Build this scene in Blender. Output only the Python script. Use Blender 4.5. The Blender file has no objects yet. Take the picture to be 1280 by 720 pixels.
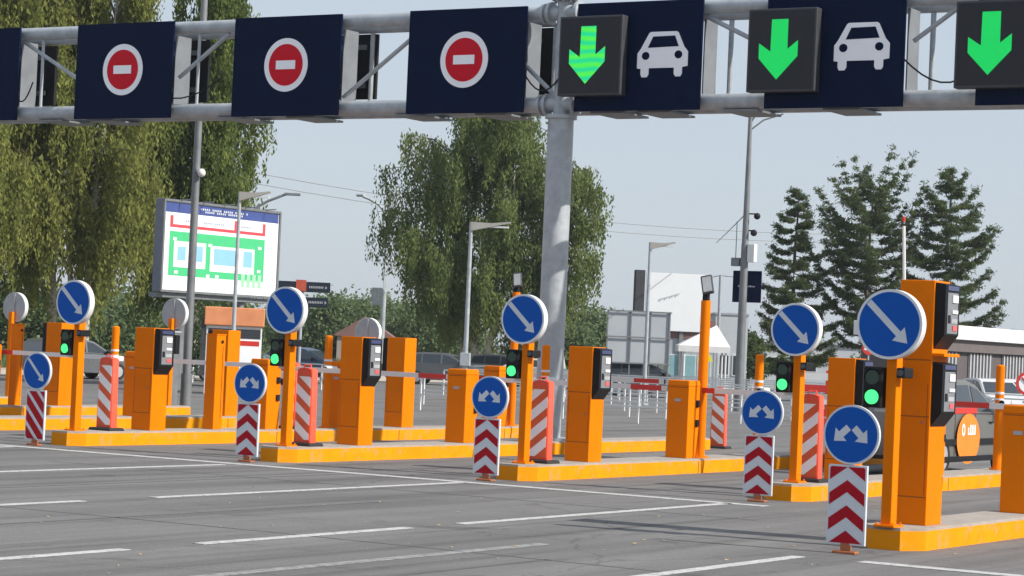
import bpy, bmesh, math, random
import numpy as np
from mathutils import Vector, Matrix
R = math.radians
random.seed(4); rng = np.random.default_rng(7)
S = bpy.context.scene
COL = S.collection

# ------------------------------------------------------------ camera
YAW, PITCH, ROLL = 0.5457, 0.0243, 0.0442
cam_d = bpy.data.cameras.new('camera'); cam = bpy.data.objects.new('camera', cam_d); COL.objects.link(cam)
r_ = Vector((math.cos(YAW), math.sin(YAW), 0)); f_ = Vector((-math.sin(YAW), math.cos(YAW), 0)); u_ = Vector((0, 0, 1))
f2 = f_*math.cos(PITCH) + u_*math.sin(PITCH); u2 = u_*math.cos(PITCH) - f_*math.sin(PITCH)
r3 = r_*math.cos(ROLL) + u2*math.sin(ROLL); u3 = u2*math.cos(ROLL) - r_*math.sin(ROLL)
M = Matrix((r3, u3, -f2)).transposed().to_4x4(); M.translation = Vector((0, 0, 2.0))
cam.matrix_world = M
cam_d.sensor_width = 36; cam_d.lens = 2977.1/1280*36
cam_d.clip_start = 0.5; cam_d.clip_end = 3000
S.camera = cam
# ------------------------------------------------------------ world, sun, exposure
SUN_EL, SUN_AZ = 37, 83
w = bpy.data.worlds.new('World'); S.world = w; w.use_nodes = True
nt = w.node_tree; bg = nt.nodes['Background']
sk = nt.nodes.new('ShaderNodeTexSky'); sk.sky_type = 'NISHITA'; sk.sun_disc = False
sk.sun_elevation = R(SUN_EL); sk.sun_rotation = R(SUN_AZ); sk.air_density = 1.0; sk.dust_density = 1.0; sk.ozone_density = 1.0
# clear-sky light thinned by an even milky haze high up
hz = nt.nodes.new('ShaderNodeMix'); hz.data_type = 'RGBA'; hz.inputs[0].default_value = .87
nt.links.new(sk.outputs[0], hz.inputs[6]); hz.inputs[7].default_value = (2.66, 2.98, 3.40, 1)
nt.links.new(hz.outputs[2], bg.inputs[0]); bg.inputs[1].default_value = 0.15
sun_d = bpy.data.lights.new('sun', 'SUN'); sun_d.energy = 3.9; sun_d.angle = R(0.6); sun_d.color = (1, .94, .85)
sun = bpy.data.objects.new('sun', sun_d); COL.objects.link(sun)
sv = Vector((math.sin(R(SUN_AZ))*math.cos(R(SUN_EL)), math.cos(R(SUN_AZ))*math.cos(R(SUN_EL)), math.sin(R(SUN_EL))))
sun.rotation_euler = sv.to_track_quat('Z', 'Y').to_euler()
S.view_settings.view_transform = 'Standard'; S.view_settings.look = 'None'; S.view_settings.gamma = 1
S.view_settings.use_curve_mapping = False; S.view_settings.exposure = 0.45

# ------------------------------------------------------------ materials
def mat(name, col, rough=.5, metal=0, var=.12, scale=3, bump=0, bscale=40, emit=None, estr=1, spec=.5, dirt=None, tint=None):
    m = bpy.data.materials.new(name); m.use_nodes = True
    n = m.node_tree.nodes; l = m.node_tree.links; p = n['Principled BSDF']
    p.inputs['Roughness'].default_value = rough; p.inputs['Metallic'].default_value = metal
    p.inputs['Specular IOR Level'].default_value = spec
    tc = n.new('ShaderNodeTexCoord')
    no = n.new('ShaderNodeTexNoise'); no.inputs['Scale'].default_value = scale; no.inputs['Detail'].default_value = 6
    no.inputs['Roughness'].default_value = .65
    l.new(tc.outputs['Object'], no.inputs['Vector'])
    mx = n.new('ShaderNodeMix'); mx.data_type = 'RGBA'
    c = list(col)
    mx.inputs[6].default_value = [x*(1-var) for x in c] + [1]
    mx.inputs[7].default_value = [min(1, x*(1+var)) for x in (tint or c)] + [1]
    mr = n.new('ShaderNodeMapRange'); mr.inputs[1].default_value = .3; mr.inputs[2].default_value = .7
    l.new(no.outputs[0], mr.inputs[0]); l.new(mr.outputs[0], mx.inputs[0])
    out = mx.outputs[2]
    if dirt:
        n2 = n.new('ShaderNodeTexNoise'); n2.inputs['Scale'].default_value = dirt[2]; n2.inputs['Detail'].default_value = 8
        n2.inputs['Roughness'].default_value = .75
        l.new(tc.outputs['Object'], n2.inputs['Vector'])
        m2 = n.new('ShaderNodeMapRange'); m2.inputs[1].default_value = dirt[1]; m2.inputs[2].default_value = dirt[1]+.12
        l.new(n2.outputs[0], m2.inputs[0])
        mm = n.new('ShaderNodeMath'); mm.operation = 'MULTIPLY'; mm.inputs[1].default_value = dirt[3]; l.new(m2.outputs[0], mm.inputs[0])
        x2 = n.new('ShaderNodeMix'); x2.data_type = 'RGBA'; l.new(mm.outputs[0], x2.inputs[0]); l.new(out, x2.inputs[6])
        x2.inputs[7].default_value = list(dirt[0]) + [1]; out = x2.outputs[2]
    l.new(out, p.inputs['Base Color'])
    rr = n.new('ShaderNodeMapRange'); rr.inputs[3].default_value = max(.05, rough-.1); rr.inputs[4].default_value = min(1, rough+.12)
    l.new(no.outputs[0], rr.inputs[0]); l.new(rr.outputs[0], p.inputs['Roughness'])
    if bump:
        nb = n.new('ShaderNodeTexNoise'); nb.inputs['Scale'].default_value = bscale; nb.inputs['Detail'].default_value = 4
        l.new(tc.outputs['Object'], nb.inputs['Vector'])
        b = n.new('ShaderNodeBump'); b.inputs['Strength'].default_value = bump; b.inputs['Distance'].default_value = .02
        l.new(nb.outputs[0], b.inputs['Height']); l.new(b.outputs[0], p.inputs['Normal'])
    if emit:
        p.inputs['Emission Color'].default_value = list(emit)+[1]; p.inputs['Emission Strength'].default_value = estr
    return m
DUST = (.42, .38, .32)
ORANGE = mat('orange_paint', (.84, .20, .0), .5, var=.07, scale=1.7, spec=.06, dirt=((.40, .13, .02), .57, 7, .22))
KERB = mat('kerb_paint', (.84, .30, .003), .75, spec=.1, var=.10, scale=2.5, bump=.3, bscale=60, dirt=((.40, .30, .20), .53, 4.5, .55))
KTOP = mat('kerb_top', (.36, .32, .28), .85, var=.15, scale=4, bump=.3, bscale=60)
BLUE = mat('sign_blue', (.0, .085, .42), .45, spec=.15, var=.05)
REFL = mat('reflective_white', (.60, .63, .68), .45, var=.06, scale=6)
RIM = mat('sign_rim', (.72, .73, .74), .4, var=.05)
GREYB = mat('sign_back_grey', (.42, .43, .45), .5, metal=.2, var=.12, scale=5)
DRED = mat('chevron_red', (.40, .004, .015), .5, spec=.15, var=.08)
PRED = mat('plastic_red', (.84, .10, .05), .5, var=.12, scale=3, dirt=(DUST, .58, 6, .3))
PORA = mat('plastic_orange', (.76, .12, .03), .5, var=.15, scale=4, dirt=(DUST, .56, 6, .3))
BLACK = mat('black_plastic', (.012, .013, .015), .5, spec=.2, var=.3)
DARK = mat('dark_metal', (.045, .048, .055), .5, var=.2)
STEEL = mat('galvanised_steel', (.40, .43, .46), .42, metal=.12, var=.2, scale=4, dirt=((.25, .26, .28), .56, 2.5, .4))
STEELD = mat('weathered_steel', (.20, .21, .22), .5, metal=.3, var=.2, scale=2)
NAVY = mat('panel_navy', (.001, .008, .036), .5, spec=.06, var=.15, scale=.8)
LEDF = mat('led_face', (.035, .036, .042), .7, spec=.2, var=.15, scale=20)
NRED = mat('no_entry_red', (.62, .004, .02), .5, spec=.15, var=.04)
NWHITE = mat('no_entry_white', (.93, .94, .98), .4, var=.03)
GREENE = mat('led_green', (.0, .15, .03), .5, emit=(.0, .41, .07), estr=1.0)
LAMPG = mat('lamp_green', (.02, .3, .1), .3, emit=(.06, .9, .22), estr=1.1)
LENSD = mat('lens_dark', (.02, .05, .03), .15)
WHITE = mat('white_paint', (.74, .74, .73), .5, var=.06, dirt=(DUST, .6, 5, .25))
MARK = mat('road_paint', (.52, .52, .51), .8, var=.14, scale=5, dirt=((.17, .17, .17), .50, 12, .75))
REDP = mat('red_paint', (.62, .035, .025), .5, var=.08)
GLASS = mat('dark_glass', (.03, .04, .05), .06, var=.1, spec=.8)
SILVER = mat('car_silver', (.20, .20, .19), .3, metal=.4, var=.04)
RUB = mat('rubber', (.02, .02, .02), .8)
BARK = mat('bark', (.10, .08, .065), .9, var=.3, scale=6, bump=.5)
BIRCHB = mat('birch_bark', (.50, .47, .42), .85, var=.15, scale=2, dirt=((.03, .028, .025), .52, 4, .9))
CONC = mat('concrete', (.40, .37, .33), .85, var=.15, scale=1.5, bump=.3)
GRASS = mat('grass_mat', (.075, .105, .025), .9, var=.35, scale=.8, bump=.6, bscale=20, tint=(.13, .13, .05))
# striped green led with wave bands
def wave_green():
    m = mat('led_green_banded', (.0, .3, .1), .5, emit=(0, .6, .13), estr=1.0)
    n = m.node_tree.nodes; l = m.node_tree.links; p = n['Principled BSDF']
    tc = n.new('ShaderNodeTexCoord'); wv = n.new('ShaderNodeTexWave'); wv.bands_direction = 'Z'; wv.inputs['Scale'].default_value = 1.9
    wv.inputs['Distortion'].default_value = 2.2; wv.inputs['Detail'].default_value = 1; wv.inputs['Detail Scale'].default_value = .8
    l.new(tc.outputs['Object'], wv.inputs['Vector'])
    mx = n.new('ShaderNodeMix'); mx.data_type = 'RGBA'; mx.inputs[6].default_value = (0, .42, .17, 1); mx.inputs[7].default_value = (.06, .55, .01, 1)
    l.new(wv.outputs[1], mx.inputs[0]); l.new(mx.outputs[2], p.inputs['Emission Color'])
    return m
GREENW = wave_green()
def asphalt():
    m = mat('asphalt', (.172, .168, .166), .88, var=.10, scale=.35, bump=.35, bscale=30)
    n = m.node_tree.nodes; l = m.node_tree.links; p = n['Principled BSDF']
    src = p.inputs['Base Color'].links[0].from_socket
    tc = n.new('ShaderNodeTexCoord')
    mp = n.new('ShaderNodeMapping'); mp.inputs['Scale'].default_value = (1.7, .09, 1)
    l.new(tc.outputs['Object'], mp.inputs[0])
    tr = n.new('ShaderNodeTexNoise'); tr.inputs['Scale'].default_value = .8; tr.inputs['Detail'].default_value = 5
    l.new(mp.outputs[0], tr.inputs['Vector'])
    gr = n.new('ShaderNodeTexNoise'); gr.inputs['Scale'].default_value = 14; gr.inputs['Detail'].default_value = 8; gr.inputs['Roughness'].default_value = .8
    l.new(tc.outputs['Object'], gr.inputs['Vector'])
    a = n.new('ShaderNodeMapRange'); a.inputs[1].default_value = .3; a.inputs[2].default_value = .7; a.inputs[3].default_value = .82; a.inputs[4].default_value = 1.18
    l.new(tr.outputs[0], a.inputs[0])
    b = n.new('ShaderNodeMapRange'); b.inputs[1].default_value = .35; b.inputs[2].default_value = .65; b.inputs[3].default_value = .88; b.inputs[4].default_value = 1.12
    l.new(gr.outputs[0], b.inputs[0])
    mu = n.new('ShaderNodeMath'); mu.operation = 'MULTIPLY'; l.new(a.outputs[0], mu.inputs[0]); l.new(b.outputs[0], mu.inputs[1])
    vs = n.new('ShaderNodeVectorMath'); vs.operation = 'SCALE'; l.new(src, vs.inputs[0]); l.new(mu.outputs[0], vs.inputs['Scale'])
    out = vs.outputs[0]
    # crack seams and tar
    vo = n.new('ShaderNodeTexVoronoi'); vo.feature = 'DISTANCE_TO_EDGE'; vo.inputs['Scale'].default_value = .16
    nz = n.new('ShaderNodeTexNoise'); nz.inputs['Scale'].default_value = 1.5; nz.inputs['Detail'].default_value = 5
    l.new(tc.outputs['Object'], nz.inputs['Vector'])
    ad = n.new('ShaderNodeMixRGB'); ad.blend_type = 'ADD'; ad.inputs[0].default_value = .8
    l.new(tc.outputs['Object'], ad.inputs[1]); l.new(nz.outputs[1], ad.inputs[2]); l.new(ad.outputs[0], vo.inputs['Vector'])
    c = n.new('ShaderNodeMapRange'); c.inputs[1].default_value = .0; c.inputs[2].default_value = .006; c.inputs[3].default_value = .72; c.inputs[4].default_value = 1
    l.new(vo.outputs[0], c.inputs[0])
    v2 = n.new('ShaderNodeVectorMath'); v2.operation = 'SCALE'; l.new(out, v2.inputs[0]); l.new(c.outputs[0], v2.inputs['Scale'])
    # dark wheel tracks of oil and rubber along the lanes, and round drips
    w3 = n.new('ShaderNodeMapping'); w3.inputs['Scale'].default_value = (2.6, .05, 1); l.new(tc.outputs['Object'], w3.inputs[0])
    w4 = n.new('ShaderNodeTexNoise'); w4.inputs['Scale'].default_value = 1.0; w4.inputs['Detail'].default_value = 6; w4.inputs['Roughness'].default_value = .7; l.new(w3.outputs[0], w4.inputs['Vector'])
    w5 = n.new('ShaderNodeMapRange'); w5.inputs[1].default_value = .50; w5.inputs[2].default_value = .68; w5.inputs[3].default_value = 1.0; w5.inputs[4].default_value = .62; l.new(w4.outputs[0], w5.inputs[0])
    st = n.new('ShaderNodeTexNoise'); st.inputs['Scale'].default_value = .9; st.inputs['Detail'].default_value = 9; st.inputs['Roughness'].default_value = .72; l.new(tc.outputs['Object'], st.inputs['Vector'])
    s2 = n.new('ShaderNodeMapRange'); s2.inputs[1].default_value = .58; s2.inputs[2].default_value = .66; s2.inputs[3].default_value = 1.0; s2.inputs[4].default_value = .72; l.new(st.outputs[0], s2.inputs[0])
    sp = n.new('ShaderNodeTexNoise'); sp.inputs['Scale'].default_value = 90; sp.inputs['Detail'].default_value = 2; l.new(tc.outputs['Object'], sp.inputs['Vector'])
    s3 = n.new('ShaderNodeMapRange'); s3.inputs[1].default_value = .35; s3.inputs[2].default_value = .7; s3.inputs[3].default_value = .84; s3.inputs[4].default_value = 1.2; l.new(sp.outputs[0], s3.inputs[0])
    q1 = n.new('ShaderNodeMath'); q1.operation = 'MULTIPLY'; l.new(w5.outputs[0], q1.inputs[0]); l.new(s2.outputs[0], q1.inputs[1])
    q2 = n.new('ShaderNodeMath'); q2.operation = 'MULTIPLY'; l.new(q1.outputs[0], q2.inputs[0]); l.new(s3.outputs[0], q2.inputs[1])
    v3 = n.new('ShaderNodeVectorMath'); v3.operation = 'SCALE'; l.new(v2.outputs[0], v3.inputs[0]); l.new(q2.outputs[0], v3.inputs['Scale'])
    l.new(v3.outputs[0], p.inputs['Base Color'])
    return m
ASPH = asphalt()
ASPH.node_tree.nodes['Principled BSDF'].inputs['Specular IOR Level'].default_value = .25
def leafmat(name, a, b, trans=.45):
    m = bpy.data.materials.new(name); m.use_nodes = True; n = m.node_tree.nodes; l = m.node_tree.links
    for x in list(n):
        if x.type != 'OUTPUT_MATERIAL': n.remove(x)
    out = [x for x in n if x.type == 'OUTPUT_MATERIAL'][0]
    g = n.new('ShaderNodeNewGeometry'); tc = n.new('ShaderNodeTexCoord')
    no = n.new('ShaderNodeTexNoise'); no.inputs['Scale'].default_value = .8; no.inputs['Detail'].default_value = 3; l.new(tc.outputs['Object'], no.inputs['Vector'])
    mr = n.new('ShaderNodeMapRange'); mr.inputs[1].default_value = .35; mr.inputs[2].default_value = .65; l.new(no.outputs[0], mr.inputs[0])
    ri = n.new('ShaderNodeMath'); ri.operation = 'MULTIPLY_ADD'; ri.inputs[1].default_value = .32; l.new(g.outputs['Random Per Island'], ri.inputs[0])
    h = n.new('ShaderNodeMath'); h.operation = 'MULTIPLY'; h.inputs[1].default_value = .5; l.new(mr.outputs[0], h.inputs[0]); l.new(h.outputs[0], ri.inputs[2])
    mx = n.new('ShaderNodeMix'); mx.data_type = 'RGBA'; mx.inputs[6].default_value = list(a)+[1]; mx.inputs[7].default_value = list(b)+[1]
    l.new(ri.outputs[0], mx.inputs[0])
    d = n.new('ShaderNodeBsdfDiffuse'); t = n.new('ShaderNodeBsdfTranslucent'); s = n.new('ShaderNodeMixShader'); s.inputs[0].default_value = trans
    l.new(mx.outputs[2], d.inputs[0]); l.new(mx.outputs[2], t.inputs[0]); l.new(d.outputs[0], s.inputs[1]); l.new(t.outputs[0], s.inputs[2])
    l.new(s.outputs[0], out.inputs[0])
    return m
LEAF_Y = leafmat('birch_leaves_yellowish', (.13, .16, .042), (.38, .39, .12))
LEAF_G = leafmat('birch_leaves_green', (.075, .115, .035), (.28, .33, .10))
LEAF_C = leafmat('birch_leaves_fresh', (.085, .125, .045), (.31, .36, .13))
LEAF_D = leafmat('dark_needles', (.06, .09, .04), (.17, .21, .085), .4)
LEAF_F = leafmat('far_leaves', (.10, .15, .07), (.22, .28, .14), .35)  # paler greens: haze over the far trees is mixed into the leaf colour

# ------------------------------------------------------------ shape helpers
class MB:
    def __init__(s): s.bm = bmesh.new()
    def box(s, x0, x1, y0, y1, z0, z1, bev=0, tw=1, td=1):
        r = bmesh.ops.create_cube(s.bm, size=1); vs = r['verts']
        cx, cy = (x0+x1)/2, (y0+y1)/2
        for v in vs:
            k = (tw if v.co.z > 0 else 1); kd = (td if v.co.z > 0 else 1)
            v.co = Vector((cx+v.co.x*(x1-x0)*k, cy+v.co.y*(y1-y0)*kd, (z0+z1)/2+v.co.z*(z1-z0)))
        if bev:
            es = list({e for v in vs for e in v.link_edges})
            bmesh.ops.bevel(s.bm, geom=es, offset=bev, segments=2, affect='EDGES', profile=.5)
        return s
    def cyl(s, p, q, r0, r1=None, n=16, caps=True):
        p, q = Vector(p), Vector(q); r1 = r0 if r1 is None else r1
        d = (q-p); a = d.to_track_quat('Z', 'Y').to_matrix().to_4x4(); a.translation = (p+q)/2
        bmesh.ops.create_cone(s.bm, cap_ends=caps, cap_tris=False, segments=n, radius1=r0, radius2=r1, depth=d.length, matrix=a)
        return s
    def ball(s, c, r, sc=(1, 1, 1), n=10):
        m = Matrix.Translation(Vector(c)) @ Matrix.Diagonal((sc[0], sc[1], sc[2], 1))
        bmesh.ops.create_uvsphere(s.bm, u_segments=n, v_segments=n, radius=r, matrix=m); return s
    def tube(s, pts, r, n=8, r1=None):
        pts = [Vector(p) for p in pts]; rings = []
        for i, p in enumerate(pts):
            d = (pts[min(i+1, len(pts)-1)]-pts[max(i-1, 0)]).normalized()
            q = d.to_track_quat('Z', 'Y'); rr = r if r1 is None else r+(r1-r)*i/(len(pts)-1)
            rings.append([s.bm.verts.new(p+q @ Vector((rr*math.cos(t), rr*math.sin(t), 0))) for t in [2*math.pi*k/n for k in range(n)]])
        for a, b in zip(rings, rings[1:]):
            for k in range(n): s.bm.faces.new((a[k], a[(k+1) % n], b[(k+1) % n], b[k]))
        s.bm.faces.new(rings[0][::-1]); s.bm.faces.new(rings[-1]); return s
    def prism(s, pts, y0, y1, axis='Y'):
        # polygon in the plane across axis, extruded from y0 to y1; axis Y: pts=(x,z); X: pts=(y,z); Z: pts=(x,y)
        f = {'Y': lambda a, b, t: (a, t, b), 'X': lambda a, b, t: (t, a, b), 'Z': lambda a, b, t: (a, b, t)}[axis]
        A = [s.bm.verts.new(f(a, b, y0)) for a, b in pts]; B = [s.bm.verts.new(f(a, b, y1)) for a, b in pts]
        s.bm.faces.new(A); s.bm.faces.new(B[::-1]); n = len(pts)
        for i in range(n): s.bm.faces.new((A[i], B[i], B[(i+1) % n], A[(i+1) % n]))
        return s
    def build(s, name, m, parent=None, loc=None, smooth=False):
        bmesh.ops.recalc_face_normals(s.bm, faces=s.bm.faces)
        me = bpy.data.meshes.new(name); s.bm.to_mesh(me); s.bm.free(); me.materials.append(m)
        if smooth:
            for p in me.polygons: p.use_smooth = True
            me.set_sharp_from_angle(angle=R(40))
        o = bpy.data.objects.new(name, me); COL.objects.link(o)
        if parent: o.parent = parent
        if loc is not None: o.location = loc
        return o
def thing(name, label, cat, loc=(0, 0, 0), rz=0, group=None):
    o = bpy.data.objects.new(name, None); COL.objects.link(o); o.empty_display_size = .2
    o.location = loc; o.rotation_euler = (0, 0, rz); o['label'] = label; o['category'] = cat
    if group: o['group'] = group
    return o
def tag(o, label, cat, group=None):
    o['label'] = label; o['category'] = cat
    if group: o['group'] = group
    return o
def struct(o): o['kind'] = 'structure'; return o
def copy_tree(o, loc=None, label=None, parent=None):
    c = o.copy(); COL.objects.link(c)
    if parent: c.parent = parent
    for ch in list(KIDS(o)): copy_tree(ch, None, None, c)
    if loc is not None: c.location = loc
    if label: c['label'] = label
    return c
def KIDS(o): return [x for x in COL.objects if x.parent == o]

def at(px, D):   # a spot on the ground seen at column px, D metres away
    lat = (px-640)/2977.1*D; return lat*math.cos(YAW)-D*math.sin(YAW), lat*math.sin(YAW)+D*math.cos(YAW)
# ------------------------------------------------------------ islands' grid
IX = {-2: -40.4, -1: -36.0, 0: -31.6, 1: -27.2, 2: -22.8, 3: -18.4, 4: -14.05, 5: -9.75}
KH = .24
# ============================================================ SETTING
g = MB(); g.box(-900, 500, -60, 1400, -1.5, -.02); struct(g.build('ground', mat('ground_dust', (.20, .19, .16), .9, var=.2, scale=.05)))
g = MB(); g.box(-66, 60, -50, 170, -1, 0); struct(g.build('road', ASPH))
g = MB(); g.box(-66.35, -66.0, -50, 170, -.5, .14, .02); struct(g.build('kerb', CONC))
g = MB(); g.box(-71, -66.35, -50, 170, -.5, .12); struct(g.build('pavement', mat('pale_paving', (.46, .42, .36), .9, var=.12, scale=.4)))
def grass_field():
    n = 70; m_ = 50; me = bpy.data.meshes.new('grass'); vs = []; fs = []
    for i in range(n):
        for j in range(m_):
            x = -71 - 130*(j/(m_-1))**1.5; y = 20+330*i/(n-1)
            vs.append((x, y, .13+.25*(1-math.exp(-(-71-x)/6))+.12*math.sin(x*.7+y*.31)*math.sin(y*.53) if j else .13))
    for i in range(n-1):
        for j in range(m_-1): a = i*m_+j; fs.append((a, a+1, a+m_+1, a+m_))
    me.from_pydata(vs, [], fs); me.materials.append(GRASS)
    o = bpy.data.objects.new('grass', me); COL.objects.link(o); o['kind'] = 'stuff'; o['label'] = 'strip of short green grass beyond the pale pavement'; o['category'] = 'grass'
grass_field()
def blades():
    N = 26000
    x = -71.2-rng.random(N)**1.6*26; y = 45+rng.random(N)*130; h = .12+.3*rng.random(N)
    a = rng.random(N)*6.28; dx = np.cos(a)*.06; dy = np.sin(a)*.06
    z0 = np.full(N, .16)
    V = np.stack([np.stack([x-dx, y-dy, z0], 1), np.stack([x+dx, y+dy, z0], 1), np.stack([x+rng.normal(0, .06, N), y+rng.normal(0, .06, N), z0+h+.2], 1)], 1).reshape(-1, 3)
    me = bpy.data.meshes.new('tall_grass'); me.vertices.add(3*N); me.vertices.foreach_set('co', V.ravel()); me.loops.add(3*N)
    me.loops.foreach_set('vertex_index', np.arange(3*N)); me.polygons.add(N); me.polygons.foreach_set('loop_start', np.arange(N)*3); me.update(); me.materials.append(LEAF_F)
    o = bpy.data.objects.new('tall_grass', me); COL.objects.link(o); o['kind'] = 'stuff'; o['label'] = 'loose longer grass under the trees'; o['category'] = 'grass'
blades()
# markings (4 mm sheets)
mk = MB()
def sheet(x0, x1, y0, y1): mk.box(x0, x1, y0, y1, .002, .006)
for X, segs in {-9.95: [(8, 12.5), (18.0, 22.2)], -14.15: [(8, 11.6), (13.0, 16.75), (17.8, 21.4), (22.4, 29.2)], -18.37: [(13, 16.6), (17.4, 20.95), (22.2, 29.1)],
                -22.5: [(16, 19.6), (20.2, 22.6), (23.4, 28.8)], -27.0: [(19, 22.5), (23.8, 29.0)], -31.4: [(23, 29), (18, 22)]}.items():
    for a, b in segs: sheet(X-.07, X+.07, a, b)
mk.build('dashed_lane_markings', MARK)['kind'] = 'structure'
mk = MB(); sheet(-40, -13.6, 29.06, 29.32)
mk.box(-9.3, 2, 22.12, 22.36, .002, .006)
mk.build('stop_line_markings', MARK)['kind'] = 'structure'
mk = MB(); sheet(-12.3, -12.16, 13.5, 21.0); mk.build('worn_lane_marking', mat('worn_paint', (.30, .30, .295), .85, var=.1, dirt=((.165, .165, .165), .46, 9, .95)))['kind'] = 'structure'
mk = MB()
for x, y0, y1, w in ((-16.6, 14.0, 24.5, .035), (-20.3, 18.0, 29.0, .03), (-11.3, 12.0, 19.5, .03)): mk.box(x-w, x+w, y0, y1, .0005, .0018)
for y, x0, x1 in ((26.6, -24, -12.5), (19.4, -19, -8.5)): mk.prism([(x0, y), (x0+(x1-x0)*.4, y+.12), (x1, y-.05), (x1, y), (x0+(x1-x0)*.4, y+.17), (x0, y+.045)], .0005, .0018, 'Z')
mk.build('tar_seams', mat('tar', (.085, .085, .088), .7, var=.3, scale=3))['kind'] = 'structure'

def litter():
    N = 420; x = -30+28*rng.random(N); y = 14+28*rng.random(N); r = .012+.022*rng.random(N)
    a = rng.random(N)*6.28; V = []
    for k in range(4): V.append(np.stack([x+r*np.cos(a+k*1.57)*(1 if k % 2 else .6), y+r*np.sin(a+k*1.57), .008+.012*rng.random(N)], 1))
    V = np.stack(V, 1).reshape(-1, 3); me = bpy.data.meshes.new('fallen_leaves'); me.vertices.add(4*N); me.vertices.foreach_set('co', V.ravel()); me.loops.add(4*N)
    me.loops.foreach_set('vertex_index', np.arange(4*N)); me.polygons.add(N); me.polygons.foreach_set('loop_start', np.arange(N)*4); me.update(); me.materials.append(mat('dry_leaf', (.45, .33, .14), .8, var=.3, scale=2))
    o = bpy.data.objects.new('fallen_leaves', me); COL.objects.link(o); o['kind'] = 'stuff'; o['label'] = 'tiny dry leaves scattered over the asphalt'; o['category'] = 'leaf litter'
litter()
# ============================================================ TOLL ISLANDS
def island(i, y0, y1, label):
    X = IX[i]; W = .36
    t = thing('toll_island', label, 'traffic island', (X, y0, 0), 0, 'raised toll islands with yellow kerbs')
    L = y1-y0
    out = [(-.16, 0), (.18, 0), (W, .28), (W, L-.2), (W-.15, L), (-W+.15, L), (-W, L-.2), (-W, .28)]
    k = 0
    # kerb stones: body with painted sides, joints every 3.9 m shown as thin gaps
    b = MB(); b.prism(out, -.3, KH-.03, 'Z')
    es = [e for e in b.bm.edges if all(v.co.z > 0 for v in e.verts)]
    o = b.build('kerb_edge', KERB, t)
    b = MB(); inn = [(x*.99, y if 0 < y < L else (y+.006 if y == 0 else y-.006)) for x, y in out]
    b.prism(inn, KH-.03, KH, 'Z'); es = [e for e in b.bm.edges if all(v.co.z > KH-.01 for v in e.verts)]
    bmesh.ops.bevel(b.bm, geom=es, offset=.02, segments=2, affect='EDGES')
    b.build('top_slab', KTOP, t)
    j = MB(); y = 5.6
    while y < L-1: j.box(W-.002, W+.003, y, y+.025, 0.0, KH-.04); y += 4.1
    j.build('kerb_joint', mat_joint, t)
    return t
mat_joint = mat('kerb_joint_dark', (.20, .10, .03), .9)
ISL = [(-2, 36.5, 43.4, 'farthest left orange kerbed island, with the grey round sign back at the left edge'),
       (-1, 33.0, 44.5, 'orange kerbed island behind the grey ticket box pillar, second from the back'),
       (0, 30.4, 41.2, 'orange kerbed island directly behind the one with the diagonal striped marker'),
       (1, 30.35, 46.6, 'yellow kerbed island whose nose has the diagonal striped red marker board'),
       (2, 30.35, 45.5, 'yellow kerbed island carrying the thick gantry post'),
       (3, 30.4, 48, 'yellow kerbed island in the middle with the tall slim floodlight pole'),
       (4, 30.6, 47, 'yellow kerbed island just behind the nearest one'),
       (5, 23.95, 43, 'nearest yellow kerbed island with the double height orange terminal')]
for a in ISL: island(*a)

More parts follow.
